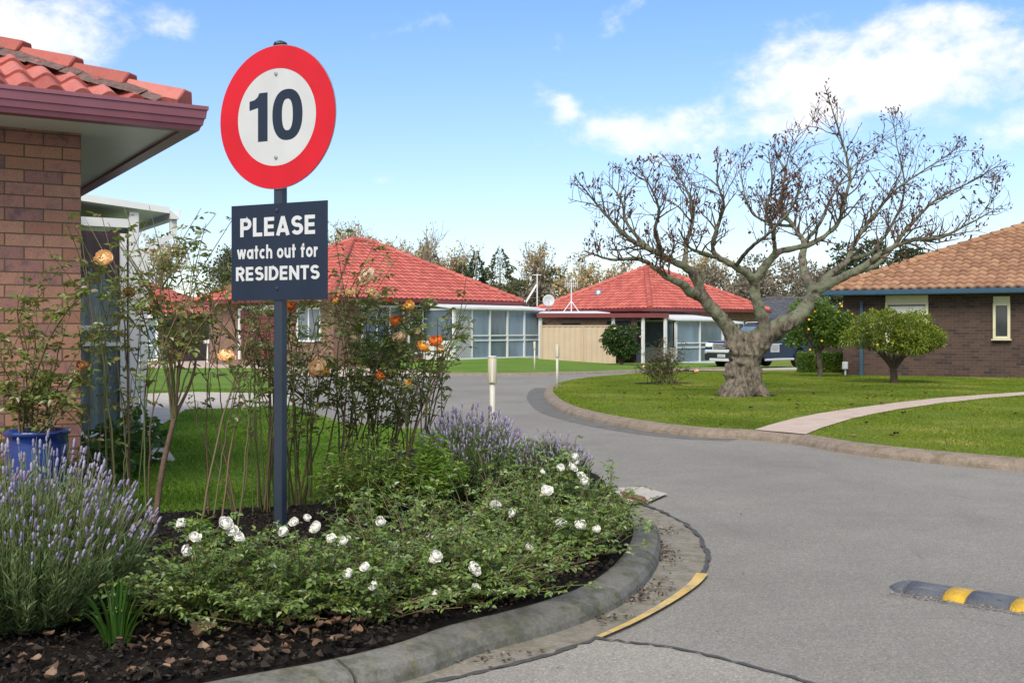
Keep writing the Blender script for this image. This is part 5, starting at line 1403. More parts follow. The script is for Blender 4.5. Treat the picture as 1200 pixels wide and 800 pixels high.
BG = [
 (190, 258, 92, 66, 'golden backlit bare tree behind the white downpipe', 1400, 21), (262, 278, 88, 26, 'thin dark green tree at the left edge of the navy sign', 1600, 22),
 (402, 252, 95, 42, 'tan leaved tree just right of the navy sign', 1300, 23), (432, 254, 97, 46, 'tan leaved tree over the apex of the widest red roof', 1500, 24), (458, 268, 95, 36, 'tan leaved tree low on the right side of the widest roof apex', 1100, 25),
 (489, 263, 96, 26, 'tall thin leaning bare tree with a tufted top', 420, 26), (512, 284, 98, 40, 'low wispy tan tree behind the middle of the widest red roof', 900, 27), (536, 281, 98, 40, 'wispy tan tree left of the dark pointed conifer', 900, 28),
 (626, 272, 96, 66, 'tall upright bare tree with many rising stems between the red roofs', 900, 29), (692, 293, 92, 60, 'tan twiggy tree behind the left slope of the smaller red roof', 1200, 30), (735, 292, 92, 60, 'tan twiggy tree behind the apex of the smaller red roof', 1300, 31),
 (820, 285, 95, 70, 'tan bare tree behind the left limbs of the old tree', 1300, 32), (660, 312, 86, 40, 'small tan bare tree behind the satellite dish', 800, 33),
]
for px, pt, Y, w, lab, n, sd in BG:
    open_tree(px, pt, Y, w, lab, n, sd, up=1.6 if sd in (26, 29) else .9, leaf=pine if sd == 22 else None, lean=.8 if sd == 26 else 0, nm='autumn_tree', lsz=.26)
for px, pt, Y, w, lab, sd in [(558, 293, 93, 34, 'dark pointed conifer over the right slope of the widest roof', 1), (542, 306, 92, 40, 'shorter dark conifer beside the pointed one', 2), (586, 287, 96, 50, 'broad grey green conifer left of the upright bare tree', 3)]:
    conifer(px, pt, Y, w, lab, sd, mat=olive if sd == 3 else None)
for px, pt, Y, w, lab, mt, sd in [(598, 322, 88, 70, 'olive bushy tree low behind the right end of the widest roof', olive, 41), (655, 306, 96, 80, 'dark green rounded tree between the two red roofs', olive, 42), (634, 326, 84, 60, 'low brownish tree just behind the mast', greyw, 43),
    (850, 300, 92, 90, 'grey brown twiggy tree behind the middle limb', greyw, 44), (905, 288, 90, 100, 'large grey brown twiggy tree above the grey roof', greyw, 45), (955, 296, 94, 90, 'grey brown twiggy tree right of the grey roof', greyw, 46), (880, 318, 84, 80, 'lower grey brown tree behind the smaller red roof end', greyw, 47),
    (1010, 268, 70, 90, 'dark evergreen tree behind the right hand limbs', pine, 48), (1062, 280, 72, 80, 'dark evergreen tree rising behind the tan tiled roof', pine, 49), (300, 330, 84, 70, 'olive tree hidden behind the navy board', olive, 50), (770, 312, 84, 60, 'brown twiggy tree right of the smaller roof apex', greyw, 51)]:
    dense(px, pt, Y, w, lab, mt, sd)

# ------------------------------------------------------------------ garden plants
rose_leaf = m_leaf('rose leaf', [(.075, .13, .035), (.12, .195, .045), (.17, .24, .055), (.22, .25, .065), (.2, .15, .06), (.15, .2, .11)], .3, .32, .6, .25, 5)
rose_green = m_leaf('fresh rose leaf', [(.075, .14, .022), (.11, .195, .03), (.155, .24, .04), (.2, .24, .06)], .38, .28, .5, .25, 5)
petal = {k: m_leaf(k + ' petal', c, .6, .14, .25, 0, 3, 0) for k, c in {
 'peach': [(.96, .66, .34), (.97, .73, .42), (.95, .6, .28)], 'pale': [(.96, .72, .5), (.97, .78, .6), (.95, .64, .4)], 'orange': [(.85, .24, .05), (.88, .32, .07), (.8, .2, .04)],
 'yellow': [(.85, .48, .09), (.88, .54, .14), (.84, .4, .06)], 'brown': [(.32, .15, .05), (.4, .2, .07), (.26, .11, .04)], 'white': [(.84, .84, .78), (.88, .88, .83), (.82, .82, .72)], 'red': [(.6, .1, .03), (.65, .14, .04)]}.items()}
def bloom(c, r, axis, seed, rings=4):
    """a rose: rings of cupped petals round AXIS"""
    q = np.random.default_rng(seed); ax = unit(axis); x = unit(np.cross(ax, V3(.3, 1, .2))); y = np.cross(ax, x); M = np.array([x, y, ax])
    m = MB()
    for k in range(rings):
        n = (3, 4, 5, 6, 6)[k]; rad = r * (.34, .55, .76, .95, 1.1)[k]; top = R((22, 38, 60, 86, 100)[k] + q.uniform(-12, 12))
        for i in range(n):
            a = 2 * PI * (i + .5 * (k % 2)) / n + q.uniform(-.25, .25); w = 2 * PI / n * .72; tp = top + R(q.uniform(-20, 20)); rk = rad * q.uniform(.9, 1.08)
            v = []
            for s in np.linspace(0, 1, 6):
                ph = R(150) + (tp - R(150)) * s
                for t in (-1, -.5, 0, .5, 1):
                    e = s ** 3; ang = a + t * w * (.35 + .65 * math.sin(PI * min(1, .12 + s * .72)))
                    rr_ = rk * (1 + .16 * e * (k / 3) - .10 * e * t * t + .06 * s * abs(t)) + q.normal() * r * .045
                    v.append((math.cos(ang) * rr_ * math.sin(ph), math.sin(ang) * rr_ * math.sin(ph), rr_ * math.cos(ph) * .82 - .08 * r * e * t * t))
            m.add(np.array(v) @ M + c, [(j * 5 + l, j * 5 + l + 1, j * 5 + l + 6, j * 5 + l + 5) for j in range(5) for l in range(4)])
    return m
def compound(mb, P_, D_, size):
    """rose leaves: five leaflets on a stalk, vectorised"""
    P_ = np.asarray(P_); n = len(P_)
    if not n: return
    D_ = unit(D_); up = unit(rdir(n) * .5 + V3(0, 0, 1)); x = unit(np.cross(D_, up)); S = size * rng.uniform(.55, 1.2, n)
    for u, sd, k in ((1, 0, 1.1), (.62, 1, .95), (.62, -1, .95), (.25, 1, .75), (.25, -1, .75)):
        ok = rng.random(n) < .88
        p = P_ + D_ * (S * 1.5 * u)[:, None] + V3(0, 0, -1) * (S * .5 * u * u)[:, None]
        d = unit(D_ * (.45 if sd else 1) + x * sd * .9 + rdir(n) * .28 + V3(0, 0, -.25))
        mb.leaves(p[ok], d[ok], unit(up + rdir(n) * .35)[ok], (S * k)[ok], (S * .62 * k)[ok], .18, .2)
def rose_bush(base, lab, ends, blooms, seed, spread=.12, leaf_size=.042, dens=1.0, nm='rose_bush', parent_loc=None, leafy_from=.5, thick=.006, group='tall roses in the corner bed', forks=3, mat=None, bloom_r=.042, start=None):
    """ends: cane tips (world); blooms: (world point, colour, radius)"""
    global rng
    rng = np.random.default_rng(seed)
    base = np.asarray(base, float)
    T = thing(nm, base, lab, 'rose bush', group)
    cn = MB(); LP, LD = [], []
    for e in list(ends) + [b[0] - V3(0, 0, .02) for b in blooms]:
        e = np.asarray(e, float) - base; L = np.linalg.norm(e)
        st = V3(rng.normal() * spread * .4, rng.normal() * spread * .4, -.03)
        if start is not None and rng.random() < .8: st = np.asarray(start) - base + rng.normal(size=3) * .012
        side = V3(rng.normal(), rng.normal(), 0) * .05 * L; k1 = .35 + rng.uniform(-.1, .1)
        mid1 = st + (e - st) * k1 * V3(.7, .7, 1.05) + side * .6; mid2 = st + (e - st) * (k1 + .33) * V3(.9, .9, 1.04) + side
        pts = smooth_line([st, mid1, mid2, e], 6); pts[1:-1] += rng.normal(size=(len(pts) - 2, 3)) * .0025
        cn.tube(pts, np.linspace(thick * rng.uniform(.75, 1.5), .0022, len(pts)), 5, False)
        n = len(pts)
        for i in range(int(n * leafy_from), n):
            for _ in range(rng.poisson(.40 * dens)):
                a = rng.uniform(0, 2 * PI); LP.append(pts[i]); LD.append(V3(math.cos(a), math.sin(a), rng.uniform(-.2, .8)))
        for _ in range(forks):
            i = rng.integers(int(n * .45), n - 1); t = unit(pts[i + 1] - pts[i]); a = rng.uniform(0, 2 * PI)
            d = unit(t * 1.0 + V3(math.cos(a), math.sin(a), .1) * .75); l = L * rng.uniform(.12, .38)
            sp = smooth_line([pts[i], pts[i] + d * l * .5 + V3(0, 0, .02), pts[i] + d * l + V3(0, 0, .06 * l)], 4)
            cn.tube(sp, np.linspace(.0035, .0016, len(sp)), 4, False)
            for j in range(2, len(sp)):
                for _ in range(rng.poisson(.5 * dens)):
                    b = rng.uniform(0, 2 * PI); LP.append(sp[j]); LD.append(V3(math.cos(b), math.sin(b), rng.uniform(-.2, .8)))
    sub('canes', cn, MT['cane'], T, True)
    if LP:
        lf = MB(); compound(lf, np.array(LP), np.array(LD), leaf_size); sub('foliage', lf, mat or rose_leaf, T)
    for i, (p, colr, r) in enumerate(blooms):
        ax = V3(rng.normal() * .5, rng.normal() * .4 - .75, .6)
        b = bloom(np.asarray(p, float) - base, r, ax, seed * 100 + i, 4 if r > .03 else 3)
        sub('bloom', b, petal[colr], T)
    return T
def tips(lst, Y, dy=.25):
    return [V3(*P(x, y, Y + rng.uniform(-dy, dy))) for x, y in lst]
def BL(lst, Y):
    return [(V3(*P(x, y, Y - .22)), c, r * .82 / F * Y) for x, y, c, r in lst]
def at(px, Y, off=.10):
    return V3((px - 600) / F * Y, Y, g(Y) + off)
# potted rose, and the bushes from left to right
rb = at(43, 6.6, 0); rb[2] = .02 + zt_pot - .06 if False else float(P(0, 510, 6.6)[2])
rose_bush(rb, 'leggy bronze leaved rose growing in the blue pot by the brick wall', tips([(5, 395), (20, 345), (45, 340), (62, 372), (90, 345), (112, 330), (30, 420), (75, 420), (100, 400), (5, 450), (-20, 400), (55, 440), (95, 455), (118, 390), (15, 470), (70, 470), (38, 385), (-10, 360)], 6.6, .3),
          BL([(97, 428, 'brown', 8), (20, 455, 'brown', 5)], 6.55), 101, .16, .045, 1.2, leafy_from=.35, forks=3, nm='potted_rose')
rose_bush(at(132, 6.75), 'tall thin rose with one peach bloom high before the white sunroom door', tips([(120, 255), (100, 350), (150, 330), (165, 390), (140, 395), (110, 440), (155, 440), (128, 360), (95, 300)], 6.75, .2),
          BL([(121, 303, 'peach', 12), (152, 342, 'brown', 8), (167, 362, 'red', 4)], 6.7), 102, .2, .042, .95, leafy_from=.45)
m_old = MB()
rose_bush(at(180, 6.45), 'thick stemmed old rose forking high with a brown trunk left of the sign', tips([(205, 282), (190, 300), (228, 300), (245, 340), (160, 330), (215, 345), (180, 355), (235, 380), (150, 372), (205, 395), (250, 330), (196, 330), (222, 330), (170, 305)], 6.55, .22),
          [], 103, .10, .042, 1.25, leafy_from=.55, thick=.0055, forks=4, start=P(204, 490, 6.5))
o_ = [o for o in COL.objects if o.name.startswith('rose_bush') and o.get('label', '').startswith('thick stemmed')][0]
m = MB(); b0 = np.zeros(3); k1 = V3(*P(204, 490, 6.5)) - V3(*o_.location)
m.tube(smooth_line([(0, 0, -.04), k1 * .5 + V3(-.01, 0, 0), k1], 5), np.linspace(.021, .014, 11), 8)
for tx, ty in ((190, 380), (232, 390), (212, 380)):
    e = V3(*P(tx, ty, 6.55)) - V3(*o_.location); m.tube(smooth_line([k1, (k1 + e) / 2 + V3(rng.normal() * .02, 0, 0), e], 5), np.linspace(.012, .006, 11), 6)
sub('stem', m, MT['oldcane'], o_, True)
rose_bush(at(262, 6.7), 'open rose with sparse crossing canes and one peach bloom left of the sign post', tips([(240, 430), (255, 390), (300, 372), (232, 470), (280, 430), (310, 440), (270, 360), (245, 350), (292, 340)], 6.75, .25),
          BL([(266, 416, 'peach', 12)], 6.6), 104, .3, .042, .7, leafy_from=.5)
rose_bush(at(308, 6.9), 'upright many caned rose directly behind the sign post', tips([(282, 360), (295, 345), (305, 360), (315, 350), (325, 365), (300, 395), (288, 410), (318, 420), (272, 385), (310, 385), (330, 395), (350, 370), (296, 372), (340, 350)], 7.0, .35),
          BL([(340, 358, 'orange', 8)], 6.7), 105, .16, .042, 1.05, leafy_from=.55)
rose_bush(at(352, 7.2), 'dense rose just right of the sign post with an open peach bloom', tips([(350, 385), (365, 352), (380, 345), (345, 420), (375, 400), (360, 460), (388, 440), (390, 335), (355, 345)], 7.2, .3),
          BL([(372, 431, 'peach', 12), (381, 434, 'yellow', 7)], 7.1), 106, .2, .045, 1.35, leafy_from=.45)
rose_bush(at(404, 7.3), 'tall green rose topped by the largest pale peach bloom', tips([(420, 340), (440, 350), (400, 345), (430, 390), (395, 420), (450, 400), (440, 430), (405, 335), (388, 345), (455, 375)], 7.3, .3),
          BL([(429, 321, 'pale', 13), (437, 342, 'peach', 10), (410, 341, 'peach', 7), (393, 352, 'yellow', 6)], 7.25), 107, .2, .048, 1.45, leafy_from=.42, mat=rose_leaf)
rose_bush(at(446, 7.5), 'rose with two orange blooms over the driveway behind', tips([(455, 360), (470, 350), (480, 375), (440, 420), (462, 420), (485, 420), (450, 460), (475, 450), (430, 450), (492, 390), (462, 385)], 7.5, .3),
          BL([(478, 359, 'yellow', 9), (464, 375, 'orange', 9), (467, 394, 'pale', 9), (446, 440, 'orange', 7), (456, 352, 'red', 4)], 7.4), 108, .2, .046, 1.3, leafy_from=.45)
rose_bush(at(478, 7.4), 'right hand rose of the row with long canes leaning over the lavender', tips([(548, 352), (540, 375), (520, 395), (505, 420), (530, 360), (500, 380), (490, 440), (515, 430), (535, 395), (498, 405)], 7.4, .3),
          BL([(497, 405, 'yellow', 10), (510, 399, 'orange', 10), (516, 408, 'peach', 7), (478, 448, 'yellow', 6), (489, 388, 'pale', 6)], 7.3), 109, .18, .042, .85, leafy_from=.5)

# ---- low white roses along the kerb
WH = [(205, 690, 4.6, .30, [(229, 628), (219, 645), (212, 612)], 'low straggly white rose beside the big lavender'),
      (262, 700, 4.55, .34, [(272, 621), (265, 612), (280, 628)], 'low white rose left of the sign post with a twin bloom'),
      (318, 712, 4.5, .32, [(344, 611), (332, 622)], 'low white rose at the foot of the sign post'),
      (375, 700, 4.7, .34, [(369, 617), (388, 630), (402, 633), (360, 606)], 'low white rose right of the sign post with three blooms in a row'),
      (428, 715, 4.55, .33, [(407, 671), (427, 663), (437, 686)], 'low white rose nearest the kerb with three open blooms'),
      (470, 672, 5.1, .36, [(446, 610), (462, 640)], 'low white rose before the bright green shrub'),
      (520, 700, 4.8, .33, [(508, 655), (508, 697), (512, 650)], 'low white rose with blooms one above the other beside the kerb'),
      (575, 690, 4.9, .34, [(558, 688), (559, 670), (556, 664)], 'low white rose with paired blooms over the kerb bend'),
      (560, 640, 5.6, .36, [(507, 628), (530, 622), (580, 592)], 'white rose in the middle of the low row, behind the paired blooms'),
      (625, 670, 5.3, .36, [(641, 574), (600, 600), (620, 640)], 'leafy white rose in front of the small lavender'),
      (640, 620, 6.1, .40, [(657, 548), (673, 535), (672, 546), (636, 552)], 'white rose below the strap leaved tuft'),
      (690, 650, 5.5, .36, [(699, 619), (658, 612), (680, 614), (690, 640)], 'white rose overhanging the kerb with a big bloom near its tip'),
      (700, 615, 6.1, .38, [(682, 556), (686, 563), (716, 606), (675, 541)], 'white rose at the far tip of the bed by the drain')]
small_leaf = m_leaf('small rose leaf', [(.075, .14, .026), (.12, .205, .034), (.18, .26, .042), (.13, .21, .10), (.25, .26, .06)], .33, .25, .55, .3, 6)
for i, (px, py, Y, hgt, bl, lab) in enumerate(WH):
    rng = np.random.default_rng(300 + i)
    if Y < 5.2: Y -= .27
    hgt *= (1.1, .95, .8, 1.1, .85, 1.2, .9, .85, 1.25, 1.15, 1.15, .9, .9)[i]; RW = (.5, .5, .45, .5, .46, .5, .48, .46, .5, .48, .46, .36, .33)[i]
    b = at(px, Y); n = 56
    T = thing('white_rose', b, lab, 'rose bush', 'low white roses along the kerb')
    cn = MB(); LP, LD = [], []
    tg = []
    for _ in range(n):
        a = rng.uniform(0, 2 * PI); k = rng.uniform(.1, 1) ** .6; rr_ = RW * k
        tg.append(V3(math.cos(a) * rr_, math.sin(a) * rr_, hgt * (1.12 - .75 * k * k) * rng.uniform(.5, 1.2)))
    bls = []
    for (bx_, by_) in bl:
        p = V3(*P(bx_, by_, Y - .28)) - b; bls.append(p); tg.append(p)
    for e in tg:
        st = V3(rng.normal() * .05, rng.normal() * .05, -.02); mid = (st + e) / 2 + V3(rng.normal() * .04, rng.normal() * .04, .08 * hgt)
        pts = smooth_line([st, mid, e], 5); cn.tube(pts, np.linspace(.0035, .0014, len(pts)), 4, False)
        for j in range(2, len(pts)):
            for _ in range(rng.poisson(1.55)):
                a = rng.uniform(0, 2 * PI); LP.append(pts[j]); LD.append(V3(math.cos(a), math.sin(a), rng.uniform(-.1, .9)))
    sub('canes', cn, MT['cane'], T, True)
    lf = MB(); compound(lf, np.array(LP), np.array(LD), .0235); sub('foliage', lf, small_leaf, T)
    for k, p in enumerate(bls):
        r_ = rng.uniform(.017, .026) if k < 3 else .015
        sub('bloom', bloom(p, r_ * (1.0 if Y < 5 else 1.1), V3(rng.normal() * .5, -.6, .7), 900 + i * 10 + k, 4), petal['white'], T)

# ---- lavender
lav_fl = m_leaf('lavender flower', [(.25, .22, .38), (.33, .30, .46), (.43, .40, .54), (.3, .27, .36), (.2, .17, .23)], .7, .2, .2)
lav_st = m_leaf('lavender stem', [(.13, .17, .06), (.19, .23, .09), (.25, .27, .14)], .7, .1, .2)
lav_lf = m_leaf('lavender leaf', [(.07, .12, .045), (.10, .165, .062), (.15, .21, .085), (.06, .10, .036)], .6, .2, .25, .35, 6)
lav_lf2 = m_leaf('rosemary green leaf', [(.018, .04, .014), (.03, .06, .02), (.05, .085, .032)], .6, .2, .25, .35, 6)
def lavender(b, R_, H, n, lab, seed, fl=.9, spike=.026, up=1.0, leaf=lav_lf, nleaf=34, lean=(0, 0), sr=.0055, spread=1.0):
    global rng
    rng = np.random.default_rng(seed)
    T = thing('lavender_bush', b, lab, 'lavender', 'lavender bushes in the rose bed')
    st, sp = MB(), MB(); LP, LD = [], []
    for i in range(n):
        a = rng.uniform(0, 2 * PI); k = math.sqrt(rng.random()); th = k * spread
        L = H * rng.uniform(.82, 1.1) * (1 - .1 * k)
        d = V3(math.cos(a) * math.sin(th) * R_ / H * 1.1 + lean[0], math.sin(a) * math.sin(th) * R_ / H * 1.1 + lean[1], max(.12, math.cos(th * .92)) * up)
        st0 = V3(math.cos(a), math.sin(a), 0) * R_ * .35 * k + V3(0, 0, .0)
        tip = st0 + d * L; mid = (st0 + tip) / 2 + V3(d[0], d[1], 0) * .06 - V3(0, 0, .04 * k)
        pts = smooth_line([st0, mid, tip], 5); pts[1:] += rng.normal(size=(len(pts) - 1, 3)) * .004
        st.tube(pts, np.linspace(.0016, .0011, len(pts)), 3, False)
        if rng.random() < fl:
            t = unit(pts[-1] - pts[-2]); s_ = spike * rng.uniform(.65, 1.3); e = pts[-1]
            sp.tube([e - t * s_ * .1, e + t * s_ * .2, e + t * s_ * .5, e + t * s_ * .75, e + t * s_ * 1.05], np.array([.45, 1.0, .8, 1.0, .25]) * sr * rng.uniform(.75, 1.15), 5)
            if rng.random() < .3: sp.tube([e - t * .025, e - t * .018, e - t * .008], np.array([.4, .9, .4]) * sr, 5)
        for _ in range(nleaf):
            u = rng.random() * .82; j = min(len(pts) - 2, int(u * (len(pts) - 1))); p = pts[j] + (pts[j + 1] - pts[j]) * rng.random()
            b_ = rng.uniform(0, 2 * PI); t = unit(pts[j + 1] - pts[j]); LP.append(p + rng.normal(size=3) * .008); LD.append(t * .9 + V3(math.cos(b_), math.sin(b_), .1) * .75)
    sub('stems', st, lav_st, T, True)
    q = len(LP); lf = MB(); lf.cards(np.array(LP), unit(np.array(LD)), rdir(q), rng.uniform(.025, .05, q), rng.uniform(.004, .008, q)); sub('foliage', lf, leaf, T)
    o = sub('flower_spikes', sp, lav_fl, T, True); o['kind'] = 'stuff'
    return T
lavender(at(30, 4.15, .10), .38, .66, 900, 'large flowering lavender filling the near left corner', 401, .6, .028, nleaf=56, lean=(.03, 0), spread=1.05)
lavender(at(554, 7.3, .08), .33, .62, 480, 'round lavender in full flower behind the bright green shrub', 402, .95, .036, nleaf=120, sr=.0065, spread=.9)
lavender(at(640, 7.35, .08), .28, .46, 300, 'smaller darker lavender beside the strap leaved tuft', 403, .85, .03, leaf=lav_lf2, nleaf=110, sr=.0055, spread=.9)

# ---- bright green shrub, herb, strap leaves
willow = m_leaf('willowy green leaf', [(.085, .19, .02), (.13, .26, .028), (.18, .32, .04), (.24, .36, .065)], .45, .35, .4, .3, 6)
def willowy(b, R_, H, n, lab, seed, nl=34, L=.05, mat=None, W=.011, cat='shrub', nm='green_shrub'):
    global rng
    rng = np.random.default_rng(seed); T = thing(nm, b, lab, cat); st = MB(); LP, LD = [], []
    for i in range(n):
        a = rng.uniform(0, 2 * PI); k = math.sqrt(rng.random()); e = V3(math.cos(a) * k * R_, math.sin(a) * k * R_, H * (1.05 - .5 * k * k) * rng.uniform(.6, 1.1))
        pts = smooth_line([V3(rng.normal() * .05, rng.normal() * .05, -.02), e * V3(.55, .55, .55), e], 5); st.tube(pts, np.linspace(.004, .0015, len(pts)), 4, False)
        for _ in range(nl):
            u = .25 + .75 * rng.random() ** .8; j = min(len(pts) - 2, int(u * (len(pts) - 1))); p = pts[j] + (pts[j + 1] - pts[j]) * rng.random()
            b_ = rng.uniform(0, 2 * PI); LP.append(p); LD.append(unit(pts[j + 1] - pts[j]) * .7 + V3(math.cos(b_), math.sin(b_), -.05))
    sub('stems', st, MT['cane'], T, True); q = len(LP); lf = MB(); lf.leaves(np.array(LP), np.array(LD), unit(rdir(q) * .6 + V3(0, 0, 1)), L * rng.uniform(.6, 1.2, q), W * rng.uniform(.8, 1.2, q), .2, .25)
    sub('foliage', lf, mat or willow, T); return T
willowy(at(505, 6.7), .26, .46, 90, 'bright green willowy leaved shrub before the flowering lavender', 501)
willowy(at(432, 6.5), .36, .46, 110, 'duller green bushy shrub at the foot of the peach roses', 502, 30, .042, rose_green, .014)
willowy(at(233, 5.6), .10, .17, 16, 'small pale green herb sprig in front of the lawn edge', 503, 14, .05, willow, .010, 'herb', 'garden_herb')
def straps(b, n, H, R_, lab, seed, w=.014, mat=None, nm='strap_leaf_plant', sp=.06):
    global rng
    rng = np.random.default_rng(seed); T = thing(nm, b, lab, 'plant'); m = MB()
    for i in range(n):
        a = rng.uniform(0, 2 * PI); k = rng.uniform(.1, 1); p0 = V3(math.cos(a), math.sin(a), 0) * sp * k; out = R_ * k; h_ = H * rng.uniform(.6, 1.05) * (1 - .25 * k)
        us = np.linspace(0, 1, 7); pts = np.array([p0 + V3(math.cos(a), math.sin(a), 0) * out * u ** 1.8 + V3(0, 0, h_ * (u - .32 * k * u ** 3)) for u in us])
        tw_ = a + PI / 2 + rng.normal() * .5; x = V3(math.cos(tw_), math.sin(tw_), 0); wd = w * rng.uniform(.7, 1.2) * np.array([.7, .95, 1, .95, .8, .55, .05])
        mid = pts + np.cross(x, V3(0, 0, 1)) * (wd * .25)[:, None]
        v = np.concatenate([pts - x * wd[:, None] / 2, mid, pts + x * wd[:, None] / 2]); k7 = 7
        m.add(v, [(c * k7 + i, (c + 1) * k7 + i, (c + 1) * k7 + i + 1, c * k7 + i + 1) for c in (0, 1) for i in range(6)])
    sub('foliage', m, mat or willow, T)
iris = m_leaf('iris leaf', [(.025, .075, .012), (.045, .12, .018), (.07, .17, .03)], .4, .35, .4)
straps(at(138, 3.92, .09), 46, .30, .13, 'tuft of green iris leaves on the mulch beside the big lavender', 601, .015, iris)
straps(at(690, 7.1, .08), 26, .40, .26, 'grey green strap leaved tuft at the back of the bed', 602, .010, lav_lf)
straps(at(505, 5.2, .09), 10, .14, .08, 'tiny green seedling tuft under the low white roses', 603, .006, iris)
# leafy plants by the sunroom and the wall
broad = m_leaf('broad leaf', [(.025, .075, .015), (.04, .115, .02), (.06, .15, .03), (.09, .18, .05)], .4, .3, .5, .3, 5)
def mound(b, R_, H, n, L, lab, seed, mat=None, nm='leafy_plant'):
    global rng
    rng = np.random.default_rng(seed); T = thing(nm, b, lab, 'plant', 'leafy plants by the brick wall'); m = MB(); d = rdir(n); d[:, 2] = np.abs(d[:, 2]); q = d * V3(R_, R_, H) * rng.uniform(.55, 1, (n, 1))
    m.leaves(q, unit(d * V3(1, 1, .4) + rdir(n) * .5), unit(d + rdir(n) * .3), L * rng.uniform(.6, 1.2, n), L * .85 * rng.uniform(.7, 1.1, n), .12, .2, .5); sub('foliage', m, mat or broad, T)
    st = MB()
    for i in range(0, n, 6): st.tube([V3(0, 0, -.02) + q[i] * V3(.2, .2, 0), q[i]], .002, 3, False)
    sub('stems', st, MT['cane'], T)
mound(at(138, 9.6, .06), .34, .42, 420, .08, 'bright broad leaved plant beside the sunroom path', 701)
mound(at(112, 8.6, .06), .38, .36, 420, .07, 'low broad leaved plant between blue pot and sunroom', 702)
mound(at(160, 11.2, .06), .3, .4, 300, .08, 'broad leaved plant at the foot of the white sunroom post', 703)
mound(at(10, 6.9, .06), .34, .62, 520, .055, 'dark leafy shrub behind the blue pot against the brick wall', 704, rose_leaf)
mound(at(75, 7.0, .06), .25, .45, 380, .05, 'dark leafy shrub between blue pot and brick corner', 705, rose_leaf)

# ---- rose shrub on the open lawn
b = V3(*G(778, 450, .1))
m = MB(); a = np.linspace(0, 2 * PI, 22)[:-1]; m.sheet([(b[0] + math.cos(t) * .68 * (1 + .1 * math.sin(3 * t)), b[1] + math.sin(t) * .75, g(b[1]) + .112) for t in a])
struct(m.build('soil_bed', MT['soil']), 'round patch of bare soil under the lawn rose', 'soil')
dry = m_leaf('dry rose leaf', [(.06, .06, .02), (.1, .09, .03), (.12, .08, .035), (.07, .075, .025)], .6, .25)
e = []
rng = np.random.default_rng(88)
for _ in range(60):
    a = rng.uniform(0, 2 * PI); k = rng.random() ** .5; e.append(b + V3(math.cos(a) * .75 * k, math.sin(a) * .7 * k, rng.uniform(.4, 1.15) * (1.1 - .4 * k)))
rose_bush(b, 'brownish twiggy rose clump in its own soil patch on the open lawn', e, [(b + V3(.75, -.3, .35), 'pale', .05), (b + V3(-.55, -.4, .45), 'peach', .035)], 801, .5, .045, .9, 'rose_bush', leafy_from=.4, thick=.007, group='roses across the road', mat=dry)
# dark shrubs below the cream window of the house across the road
for i, (px, Y, h_, lab) in enumerate([(432, 44.4, .95, 'dark shrub under the left half of the far white window'), (462, 45.4, .85, 'dark shrub under the right half of the far white window')]):
    bb_ = V3((px - 600) / F * Y, Y, -.3); T = thing('dark_shrub', bb_, lab, 'shrub', 'dark shrubs under the far window')
    c, rr = clumps(.6, .4, .35, .6, 12, .25, .4, 60 + i); crown(dark, c, rr, 1600, .12, .06, T); trunk_part(T, [([(0, 0, 0), (0, 0, .3), (.1, 0, .6)], .05, .02)], MT['twig'])

# ------------------------------------------------------------------ sky, sun, camera
SKY_TINT, SKY_STRENGTH, SUN_POWER, SUN_ANGLE, EXPOSURE = (.70, .90, 1.13), .078, 1.75, 32, 1.25
SUN_AZ, SUN_EL = R(-163), R(46)          # low in the left, seen from the camera
wd = bpy.data.worlds.new('World'); SC.world = wd; wd.use_nodes = True
nt = wd.node_tree; nt.nodes.clear()
def N(t, **k):
    n = nt.nodes.new('ShaderNode' + t)
    for a, b in k.items(): setattr(n, a, b)
    return n
def mth(op, a, b=0.0, clamp=False):
    n = N('Math', operation=op, use_clamp=clamp)
    for i, v in enumerate((a, b)):
        if isinstance(v, bpy.types.NodeSocket): nt.links.new(v, n.inputs[i])
        else: n.inputs[i].default_value = v
    return n.outputs[0]
sky = N('TexSky', sky_type='NISHITA'); sky.sun_disc = False; sky.sun_elevation = SUN_EL; sky.sun_rotation = SUN_AZ
sky.altitude = 50; sky.air_density = 1.0; sky.dust_density = .5; sky.ozone_density = 1.6
tc = N('TexCoord'); sx = N('SeparateXYZ'); nt.links.new(tc.outputs['Generated'], sx.inputs[0])
az = mth('ARCTAN2', sx.outputs[0], sx.outputs[1]); el = mth('ARCSINE', sx.outputs[2])
cv = N('CombineXYZ'); nt.links.new(mth('MULTIPLY', az, 1.0), cv.inputs[0]); nt.links.new(mth('MULTIPLY', el, 1.6), cv.inputs[1])
def nz(scale, det, rough, w=0.0, dist=0.0):
    n = N('TexNoise', noise_dimensions='4D'); nt.links.new(cv.outputs[0], n.inputs['Vector']); n.inputs['W'].default_value = w
    n.inputs['Scale'].default_value = scale; n.inputs['Detail'].default_value = det; n.inputs['Roughness'].default_value = rough; n.inputs['Distortion'].default_value = dist
    return n.outputs['Fac']
n1 = nz(6.5, 9, .6, 1.3, .25); n2 = nz(22, 7, .62, 4.0, .3)
def blob(px, py, rx, ry, wgt):
    a0 = math.atan2(px - 600, F); e0 = math.atan2((HY - py), math.hypot(F, px - 600)); rx /= F; ry /= F
    dx = mth('MULTIPLY', mth('SUBTRACT', az, a0), 1 / rx); dy = mth('MULTIPLY', mth('SUBTRACT', el, e0), 1 / ry)
    d2 = mth('ADD', mth('MULTIPLY', dx, dx), mth('MULTIPLY', dy, dy))
    return mth('MULTIPLY', mth('POWER', 2.718, mth('MULTIPLY', d2, -1.0)), wgt)
tot = None
